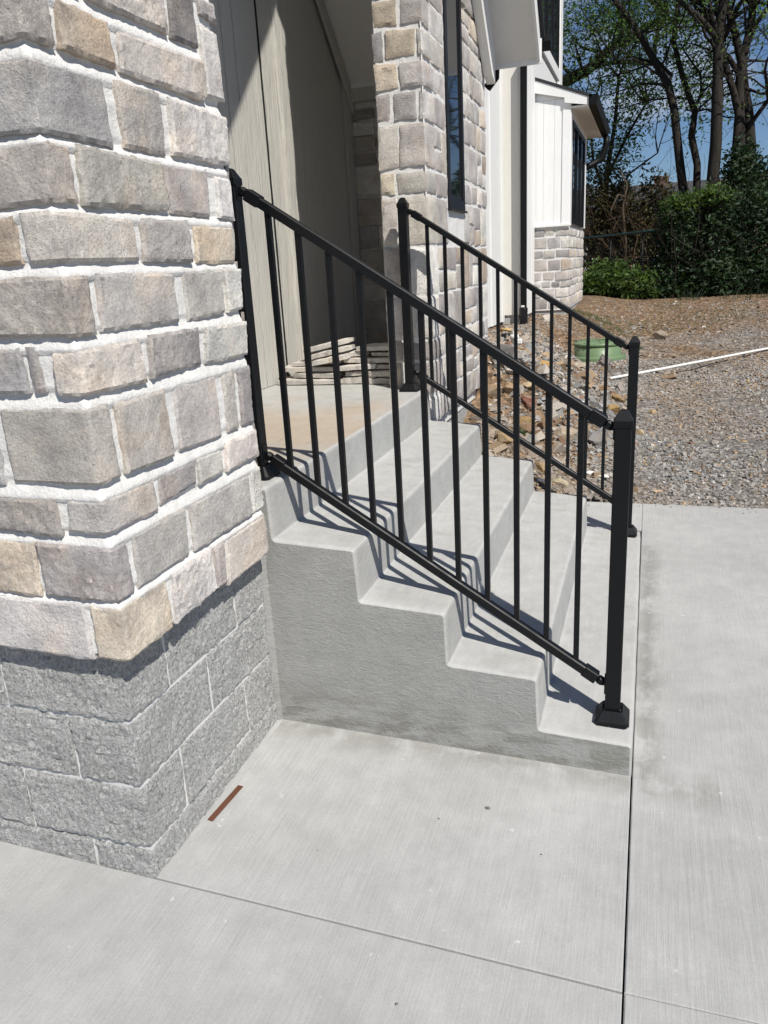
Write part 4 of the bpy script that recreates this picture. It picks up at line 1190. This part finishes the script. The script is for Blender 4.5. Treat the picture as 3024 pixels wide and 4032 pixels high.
top = lathe('lid', [(.236, .124), (.250, .128), (.252, .146), (.247, .156), (.20, .170), (.10, .178), (.02, .179)], (lx, ly, lz), GREENP, lid)
for k in range(8):
    an = k*math.pi/4+.2
    V, F = tube_data([(lx+.03*math.cos(an), ly+.03*math.sin(an), lz+.182), (lx+.13*math.cos(an), ly+.13*math.sin(an), lz+.180), (lx+.225*math.cos(an), ly+.225*math.sin(an), lz+.166)], .006, 6)
    link('rib', mesh('rib', V, F, True), GREENP, top)
BOLT = mat_simple('zinc', (.5, .5, .5), .3, .5, 0, 1, .9)
for k in range(6):
    an = k*math.pi/3-1.2; box('screw', (lx+.253*math.cos(an), ly+.253*math.sin(an), lz+.137), (.008, .008, .008), BOLT, top)
def ground_pipe(name, pts, r, mat, label, cat='pipe'):
    P = []
    for (a, b) in zip(pts, pts[1:]):
        for t in frange(0, 1, .12)[:-1]: P.append((a[0]+(b[0]-a[0])*t, a[1]+(b[1]-a[1])*t))
    P.append(pts[-1]); 
    z0 = [hgt(*p) for p in P]
    zs = [max(z0[0]+(z0[-1]-z0[0])*i/(len(P)-1), z0[i])+r*.9 for i in range(len(P))]
    zs = [sum(zs[max(0, i-2):i+3])/len(zs[max(0, i-2):i+3]) for i in range(len(zs))]
    o = tube(name, [(p[0], p[1], z) for p, z in zip(P, zs)], r, mat); return tag(o, label, cat)
ground_pipe('plastic_pipe', [(.935, 5.70), (2.95, 8.30)], .0135, PVC, 'long white plastic pipe lying across the gravel')
CONDUIT = mat_simple('grey_conduit', (.36, .34, .31), .5, .4)
ground_pipe('conduit', [(.337, 4.852), (.452, 4.95)], .012, CONDUIT, 'short grey conduit sticking out of the gravel left of the lid')
ground_pipe('conduit', [(.452, 5.10), (.545, 5.75)], .012, CONDUIT, 'grey conduit running up to the left side of the green lid')
ground_pipe('stick', [(.33, 4.70), (.60, 5.0)], .010, BARK, 'dark dry stick lying behind the conduit', 'stick')
cap = tag(empty('pipe_cleanout', (.222, 4.27, .90)), 'white plastic cleanout fitting standing by the house wall', 'pipe fitting')
zc0 = hgt(.222, 4.27)
lathe('pipe_stub', [(.030, -.05), (.030, .05), (.037, .052), (.037, .085), (.030, .087)], (.222, 4.27, zc0), PVC, cap, 20)
lathe('plug', [(.018, .086), (.018, .108), (.016, .11)], (.222, 4.27, zc0), PVC, cap, 6)
bb('side_inlet', .245, .285, 4.25, 4.29, zc0+.01, zc0+.05, PVC, cap, .006)
tube('drain_stub', [(.12, 4.46, hgt(.12, 4.46)-.05), (.12, 4.46, hgt(.12, 4.46)+.05)], .045, BLACKV).name = 'drain_stub'
tag(bpy.data.objects['drain_stub'], 'short black drain stub at the corner past the tower', 'drain pipe')
def scrap(loc, pts, rx, rz, label, mat=PAPER):
    V = [(a, b, .004*math.sin(a*60)) for a, b in pts]; n_ = len(V); V += [(a, b, z+.003) for a, b, z in V]
    F = [tuple(range(n_))[::-1], tuple(range(n_, 2*n_))]+[(i, (i+1) % n_, n_+(i+1) % n_, n_+i) for i in range(n_)]
    o = link('scrap', mesh('scrap', V, F), mat); o.location = loc; o.rotation_euler = (rx, .1, rz); return tag(o, label, 'scrap')
scrap((.66, 2.58, hgt(.66, 2.58)+.035), [(-.03, -.012), (.03, -.016), (.034, .012), (-.03, .014)], .5, -.6, 'white strip of scrap board wedged behind the bottom step')
scrap((.98, 3.02, hgt(.98, 3.02)+.02), [(-.08, -.02), (.0, -.03), (.09, -.012), (.07, .02), (-.06, .025)], .2, -.25, 'crumpled white paper scrap by the far bottom rail')
scrap((1.373, 2.90, hgt(1.373, 2.9)+.012), [(-.03, 0), (-.012, -.016), (.03, -.010), (.034, .006), (0, .014)], .15, .1, 'curled tan leaf of cardboard on the gravel past the slab', mat_simple('tan_card', (.50, .36, .21), .8))

# ---------------------------------------------------------------- vegetation
LEAF_A = mat_leaf('spring_leaf', (.062, .125, .036), (.125, .205, .055), .45)
LEAF_B = mat_leaf('dark_leaf', (.013, .028, .016), (.030, .060, .022), .22)
LEAF_E = mat_leaf('teal_leaf', (.040, .090, .046), (.080, .145, .060), .4)
LEAF_C = mat_leaf('olive_leaf', (.050, .050, .022), (.085, .080, .030), .25)
LEAF_D = mat_leaf('bright_leaf', (.050, .095, .028), (.095, .150, .040), .35)

def leaf_mesh(name, P, size, rng, up=.35):
    n = len(P); P = np.asarray(P)
    a = rng.normal(size=(n, 3)); a[:, 2] *= .8; a /= np.linalg.norm(a, axis=1)[:, None]
    b = rng.normal(size=(n, 3)); b -= (b*a).sum(1)[:, None]*a; b /= np.linalg.norm(b, axis=1)[:, None]
    s = size*rng.uniform(.55, 1.35, (n, 1)); c = np.cross(a, b)
    V = np.stack([P-a*s, P+b*s*.42+c*s*.10, P+a*s, P-b*s*.42+c*s*.10], 1).reshape(-1, 3)
    F = np.arange(n*4).reshape(-1, 4)
    me = bpy.data.meshes.new(name); me.from_pydata(V.tolist(), [], F.tolist())
    col = rng.uniform(.55, 1.45, (n, 1)); cc = np.concatenate([col*rng.uniform(.85, 1.2, (n, 1)), col, col*.9, np.ones((n, 1))], 1)
    ca = me.color_attributes.new('Col', 'FLOAT_COLOR', 'POINT'); ca.data.foreach_set('color', np.repeat(cc, 4, 0).astype(np.float32).ravel())
    return me

def grow(start, d, L, r, lev, rr, segs, tips, grav=.05):
    p = Vector(start); d = Vector(d).normalized(); n = max(3, int(L/.22)); pts = [p.copy()]; rad = [r]
    for i in range(n):
        d = (d+Vector((rr.gauss(0, .22), rr.gauss(0, .22), rr.gauss(0, .16)+grav))).normalized(); p = p+d*(L/n); pts.append(p.copy()); rad.append(r*(1-.78*(i+1)/n))
    segs.append((pts, rad))
    if lev > 0:
        for k in range(rr.randint(2, 4)):
            i = rr.randint(1, n); q = pts[i]; dd = (d+Vector((rr.gauss(0, .9), rr.gauss(0, .9), rr.gauss(.1, .6)))).normalized()
            grow(q, dd, L*rr.uniform(.4, .7), rad[i]*.62, lev-1, rr, segs, tips, grav)
    else:
        for i in range(1, n+1): tips.append(pts[i])

def tree(name, label, limbs, y0, seed, leafmat, leafn, leafsize, nbr=3, lev=2, brl=(.8, 1.7), spread=.16, barkm=None, group='trees behind the hedge', leaf_from=0):
    """limbs: list of ([(x, z), ...], r0, r1) traced in a plane, given real depth by yoff"""
    rr = random.Random(seed); rng = np.random.default_rng(seed)
    x0, z0 = limbs[0][0][0]
    T = tag(empty(name, (x0, y0, z0-.5)), label, 'tree', group)
    segs = []; tips = []
    for li, (pp, r0, r1) in enumerate(limbs):
        yo = 0 if li == 0 else rr.uniform(-.6, .6)
        pts = []
        for i in range(len(pp)-1):
            for t in (0, .34, .67):
                pts.append(Vector((pp[i][0]+(pp[i+1][0]-pp[i][0])*t, y0+yo*((i+t)/(len(pp)-1))+.06*fbm(i+t, seed, li, 2), pp[i][1]+(pp[i+1][1]-pp[i][1])*t)))
        pts.append(Vector((pp[-1][0], y0+yo, pp[-1][1])))
        if li == 0 or pp[0][1] < 3: pts.insert(0, Vector((pts[0].x+.02, y0, hgt(pts[0].x, y0)-.1)))
        n = len(pts); rad = [.84*(r0+(r1-r0)*i/(n-1)) for i in range(n)]; rad = [r*(1+.10*fbm(i*1.3, seed, li, 2)) for i, r in enumerate(rad)]
        segs.append((pts, rad))
        for k in range(max(2, int(nbr*max(2, len(pp)-1)*.34))):
            i = rr.randint(int(n*.45), n-1); dd = Vector((rr.gauss(0, 1), rr.gauss(0, .8), rr.gauss(.35, .5)))
            grow(pts[i], dd, rr.uniform(*brl), max(.012, rad[i]*.38), lev, rr, segs, tips)
        # crown above the view
        e = pts[-1]
        for k in range(3): grow(e, Vector((rr.gauss(0, .5), rr.gauss(0, .5), 1)), rr.uniform(1.4, 2.6), r1*.8, lev, rr, segs, tips)
    V, F = [], []
    for pts, rad in segs:
        s_ = 8 if rad[0] > .05 else (5 if rad[0] > .015 else 3)
        v, f = tube_data(pts, [max(r, .0045) for r in rad], s_, False); k = len(V); V += v; F += [tuple(i+k for i in q) for q in f]
    link('trunk', mesh('trunk', V, F, True), barkm or BARK, T)
    if leafn and tips:
        idx = rng.integers(0, len(tips), leafn); P = np.array([tips[i][:] for i in idx])+rng.normal(0, spread, (leafn, 3))
        link('crown', leaf_mesh('crown', P, leafsize, rng), leafmat, T)
    return T

tree('slim_tree', 'slim leaning tree with a curved trunk, leftmost of the bare trunks', [([(1.88, 2.74), (1.74, 3.52), (1.58, 4.49), (1.44, 4.96), (1.16, 5.42), (.79, 6.03), (.31, 6.67)], .115, .07),
    ([(1.44, 4.96), (1.5, 5.14), (1.27, 5.38), (.58, 5.63), (.35, 5.52)], .05, .025)], 17.0, 1, LEAF_A, 1900, .042)
tree('slim_tree', 'slim wavy trunked tree between the leaning tree and the straight dark tree', [([(2.15, 2.81), (2.13, 3.4), (1.98, 3.98), (2.02, 4.46), (1.84, 4.87), (1.62, 5.5), (1.51, 5.89), (1.57, 6.62)], .10, .05),
    ([(2.02, 4.51), (2.13, 4.83), (2.08, 5.17), (1.85, 5.47), (1.7, 5.67)], .04, .018), ([(2.13, 4.83), (2.36, 5.03), (2.51, 5.23)], .03, .015)], 17.5, 2, LEAF_A, 1300, .042)
tree('straight_tree', 'straight dark trunked tree forking high up behind the hedge', [([(2.4, 2.59), (2.42, 3.68), (2.38, 4.74), (2.33, 5.64), (2.39, 6.25)], .155, .10),
    ([(2.32, 5.57), (2.02, 5.93), (1.49, 6.38)], .08, .05), ([(2.33, 5.64), (2.17, 6.03), (2.12, 6.29)], .06, .04)], 16.5, 3, LEAF_A, 500, .045, 2)
tree('clump_tree', 'leaning outer stem of the three stem clump at the right', [([(2.83, 2.58), (2.85, 3.42), (2.85, 4.25), (2.73, 4.66), (2.5, 5.29), (2.43, 5.61)], .12, .06)], 17.0, 4, LEAF_A, 500, .05)
tree('clump_tree', 'middle stem of the three stem clump at the right', [([(3.03, 2.57), (2.91, 3.97), (2.83, 4.78), (2.84, 5.25), (2.61, 5.97), (2.47, 6.37)], .14, .07), ([(2.79, 5.05), (2.6, 5.33), (2.46, 5.48)], .07, .05)], 17.1, 5, LEAF_A, 500, .05)
tree('clump_tree', 'thick right stem of the three stem clump with spreading limbs', [([(3.19, 2.56), (3.13, 3.67), (3.06, 4.22), (2.93, 4.77), (2.85, 5.25), (2.98, 5.92), (2.98, 6.3)], .16, .08), ([(3.01, 3.9), (3.15, 4.13), (3.38, 4.45)], .06, .05),
    ([(2.85, 5.25), (3.02, 5.84), (3.24, 6.13)], .07, .04)], 17.2, 6, LEAF_A, 600, .05)
tree('spreading_tree', 'large spreading leafy tree behind the roof of the bay', [([(-1.6, 2.0), (-1.45, 4.2), (-1.24, 5.76), (-.92, 5.85), (-.41, 6.04), (.19, 6.5), (.59, 6.61), (.97, 6.83), (1.39, 6.92)], .24, .07), ([(-.41, 6.04), (0, 6.11), (.48, 6.1), (1.15, 5.95)], .08, .04),
    ([(.19, 6.5), (.39, 6.72), (.23, 7.26), (.06, 7.46)], .08, .05)], 20.0, 7, LEAF_A, 8000, .045, 3, 2, (.9, 2.0), .22, group='leafy trees behind the bay')
tree('leafy_tree', 'dense dark green leafy tree filling the gap beside the bay', [([(.10, 2.2), (.15, 3.6), (.30, 4.6), (.35, 5.6)], .09, .04), ([(.15, 3.4), (.6, 4.3), (1.0, 4.9)], .05, .03), ([(.12, 3.0), (-.2, 3.9), (-.3, 4.6)], .05, .03), ([(.2, 2.8), (.7, 3.5), (1.3, 3.9)], .04, .02)],
     19.0, 8, LEAF_E, 9500, .05, 3, 2, (.7, 1.6), .24, group='leafy trees behind the bay')

def bush(name, label, blobs, leafmat, n, size, seed, stems=14, cat='shrub', group='hedge shrubs', stemm=None, hollow=.45):
    rng = np.random.default_rng(seed); rr = random.Random(seed)
    c0 = blobs[0]; B = tag(empty(name, (c0[0], c0[1], hgt(c0[0], c0[1]))), label, cat, group)
    vol = np.array([b[3]*b[4]*b[5] for b in blobs]); vol = vol/vol.sum(); P = []
    for b, w in zip(blobs, vol):
        k = int(n*w); d = rng.normal(size=(k, 3)); d /= np.linalg.norm(d, axis=1)[:, None]
        r = (hollow+(1-hollow)*rng.random((k, 1))**.6)
        lump = np.array([1+.55*fbm(q[0]*2.3+b[0], q[1]*2.3, q[2]*2.3+seed, 3) for q in d])[:, None]
        P.append(np.array(b[:3])+d*r*lump*np.array(b[3:6])+rng.normal(0, .05, (k, 3)))
    P = np.concatenate(P); P = P[P[:, 2] > np.array([hgt0(x, y) for x, y in P[:, :2]])+.02]
    link('foliage', leaf_mesh('foliage', P, size, rng), leafmat, B)
    V, F = [], []
    for k in range(stems):
        b = rr.choice(blobs); x, y = b[0]+rr.gauss(0, b[3]*.35), b[1]+rr.gauss(0, b[4]*.3); segs = []; tips = []
        grow((x, y, hgt0(x, y)-.05), (rr.gauss(0, .35), rr.gauss(0, .2), 1), b[2]+b[5]*rr.uniform(.3, .95)-hgt0(x, y), rr.uniform(.012, .03), 1, rr, segs, tips)
        for pts, rad in segs:
            v, f = tube_data(pts, [max(r, .004) for r in rad], 4, False); q = len(V); V += v; F += [tuple(i+q for i in t) for t in f]
    link('stems', mesh('stems', V, F, True), stemm or BARK, B)
    return B
bush('low_bush', 'low bright green bush just right of the bay', [(.55, 13.6, 1.05, .65, .5, .48), (1.05, 13.2, 1.0, .45, .4, .36), (.25, 13.7, .98, .35, .4, .34)], LEAF_D, 5200, .055, 21, group='low green bushes')
bush('hedge_shrub', 'leafy left end of the tall dark hedge with brighter top leaves', [(1.75, 13.7, 1.75, .42, .55, .85), (1.65, 13.5, 2.2, .30, .4, .32)], LEAF_B, 4600, .046, 22)
bush('hedge_shrub', 'second shrub of the tall dark hedge', [(2.35, 13.8, 1.70, .5, .6, .95), (2.3, 13.7, 2.3, .35, .4, .35)], LEAF_B, 5000, .046, 23)
bush('hedge_shrub', 'third shrub of the tall dark hedge below the clump of stems', [(3.0, 13.9, 1.75, .52, .6, 1.0)], LEAF_B, 5000, .046, 24)
bush('hedge_shrub', 'rightmost shrub of the tall dark hedge at the photo edge', [(3.65, 14.0, 1.8, .55, .6, 1.05), (4.4, 14.2, 1.8, .6, .6, 1.0)], LEAF_B, 6500, .046, 25)
bush('hedge_top_bush', 'yellow green sprays along the top of the hedge', [(1.72, 13.45, 2.38, .34, .25, .20), (2.2, 13.5, 2.50, .38, .25, .16)], LEAF_D, 2000, .045, 26, 4, hollow=.2)  # brighter yellow green leaf colour along the hedge top
bush('hedge_filler', 'shaded low shrub under the hedge at the edge of the dirt', [(1.5, 13.4, 1.05, .45, .4, .35), (2.4, 13.4, 1.1, .6, .4, .35), (3.3, 13.5, 1.1, .6, .4, .35)], LEAF_B, 6000, .055, 27)
bush('vine_thicket', 'brown tangle of dry vines on the fence beside the bay', [(.25, 18.2, 2.4, .75, .4, 1.35), (1.25, 17.6, 2.2, .6, .4, 1.2)], LEAF_C, 9000, .055, 28, 70, 'thicket', 'fence vines', VINE, .1)
bush('ivy_trunk', 'ivy covered mass around the foot of the stem clump', [(2.95, 16.6, 3.0, .45, .35, .75), (3.35, 16.8, 2.7, .35, .35, .6)], LEAF_B, 3000, .055, 29, 6, 'ivy', 'ivy on the trunks')
# pale dead snag in the vines
tube_pts = [(.62, 17.3, .85), (.70, 17.3, 1.8), (.60, 17.3, 2.6), (.68, 17.28, 3.1), (.52, 17.3, 3.4)]
SNAG = mat_bark('bleached_wood', (.05, .038, .028), (.15, .115, .08))
sg_ = tag(empty('dead_snag', (.62, 17.3, .85)), 'bleached dead snag standing in the vine tangle', 'dead tree')
tube('trunk', tube_pts, [.04, .035, .03, .022, .010], SNAG, sg_, 7)
tube('broken_limb', [(.64, 17.3, 2.85), (.50, 17.25, 2.9), (.36, 17.2, 2.6), (.30, 17.2, 2.3)], [.03, .026, .02, .01], SNAG, sg_, 6)
# far wood behind the neighbour's plot
rngf = np.random.default_rng(77)
P = np.stack([rngf.uniform(-30, 60, 30000), rngf.uniform(66, 76, 30000), np.zeros(30000)], 1)
hh = np.array([1.4+1.2*fbm(x*.12, 3, 1, 4) for x in P[:, 0]]); P[:, 2] = .9+rngf.random(30000)**.8*np.maximum(.6, hh)
tag(link('distant_wood', leaf_mesh('distant_wood', P, .30, rngf), LEAF_B), 'far off line of woods behind the neighbouring house', 'woods', kind='stuff')

# ---------------------------------------------------------------- fence with green top rail
GREENR = mat_simple('green_rail', (.012, .045, .035), .4, .5)
FA, FB = Vector((-.9, 18.2, .85)), Vector((4.6, 9.12+4.2, .85))
FB = Vector((2.35, 12.83+.0, .85)); FB = Vector((1.75, 13.81, .85))
fence = tag(empty('wire_fence', ((FA.x+FB.x)/2, (FA.y+FB.y)/2, .85)), 'wire fence with a dark green top rail running behind the low bush', 'fence')
dirf = (FB-FA); Lf = dirf.length
tube('top_rail', [FA+Vector((0, 0, 1.17)), FB+Vector((0, 0, 1.17))], .024, GREENR, fence, 8)
tube('mid_rail', [FA+Vector((0, 0, .62)), FB+Vector((0, 0, .62))], .010, GREENR, fence, 6)
nP = 5
for k in range(nP): p = FA+dirf*(k/(nP-1)); tube('post', [p+Vector((0, 0, -.2)), p+Vector((0, 0, 1.2))], .020, METAL, fence, 8)
pk = None
for k in range(1, 60):
    p = FA+dirf*(k/60)
    if pk is None:
        V, F = tube_data([(0, 0, 0), (0, 0, 1.1)], .006, 4); pk = mesh('picket', V, F); pk.materials.append(METAL)
    o = bpy.data.objects.new('picket', pk); COL.objects.link(o); o.parent = fence; o.matrix_parent_inverse = Matrix.Translation(-Vector(fence.location)); o.location = p+Vector((0, 0, .06))

# ---------------------------------------------------------------- neighbouring house far behind
nh = tag(empty('neighbour_house', (2, 45, .8)), 'distant tan brick house with grey roof and white trimmed window', 'house')
BRK = mat_brick('tan_brick', (.27, .19, .14), (.33, .24, .18)); RBRK = mat_brick('red_brick', (.10, .055, .04), (.13, .075, .055))
NROOF = mat_simple('grey_shingle', (.065, .066, .07), .9, .2, .6, 12)
bb('wall', -5, 9, 44, 52, .6, 2.95, BRK, nh)
prism('roof', [(43.4, 2.9), (48, 5.35), (52.6, 2.9), (52.6, 2.8), (43.4, 2.8)], 'x', -5.5, 9.5, NROOF, nh)
bb('chimney', 1.2, 2.0, 47.6, 48.6, 3, 5.7, RBRK, nh)
for x in (-1.6, 1.4, 4.6):
    f = bb('window', x-.5, x+.5, 43.93, 44.0, 1.0, 1.95, GLASS, nh)
    for (a, b, c, e) in ((x-.6, x+.6, 1.95, 2.08), (x-.6, x+.6, .88, 1.0), (x-.6, x-.5, 1.0, 1.95), (x+.5, x+.6, 1.0, 1.95), (x-.03, x+.03, 1.0, 1.95), (x-.5, x-.031, 1.45, 1.5), (x+.031, x+.5, 1.45, 1.5)):
        bb('casing', a, b, 43.86, 43.96, c, e, WHITE, f)
bb('garage_door', -4.4, -2.6, 43.93, 44.02, .7, 2.4, WHITE, nh)
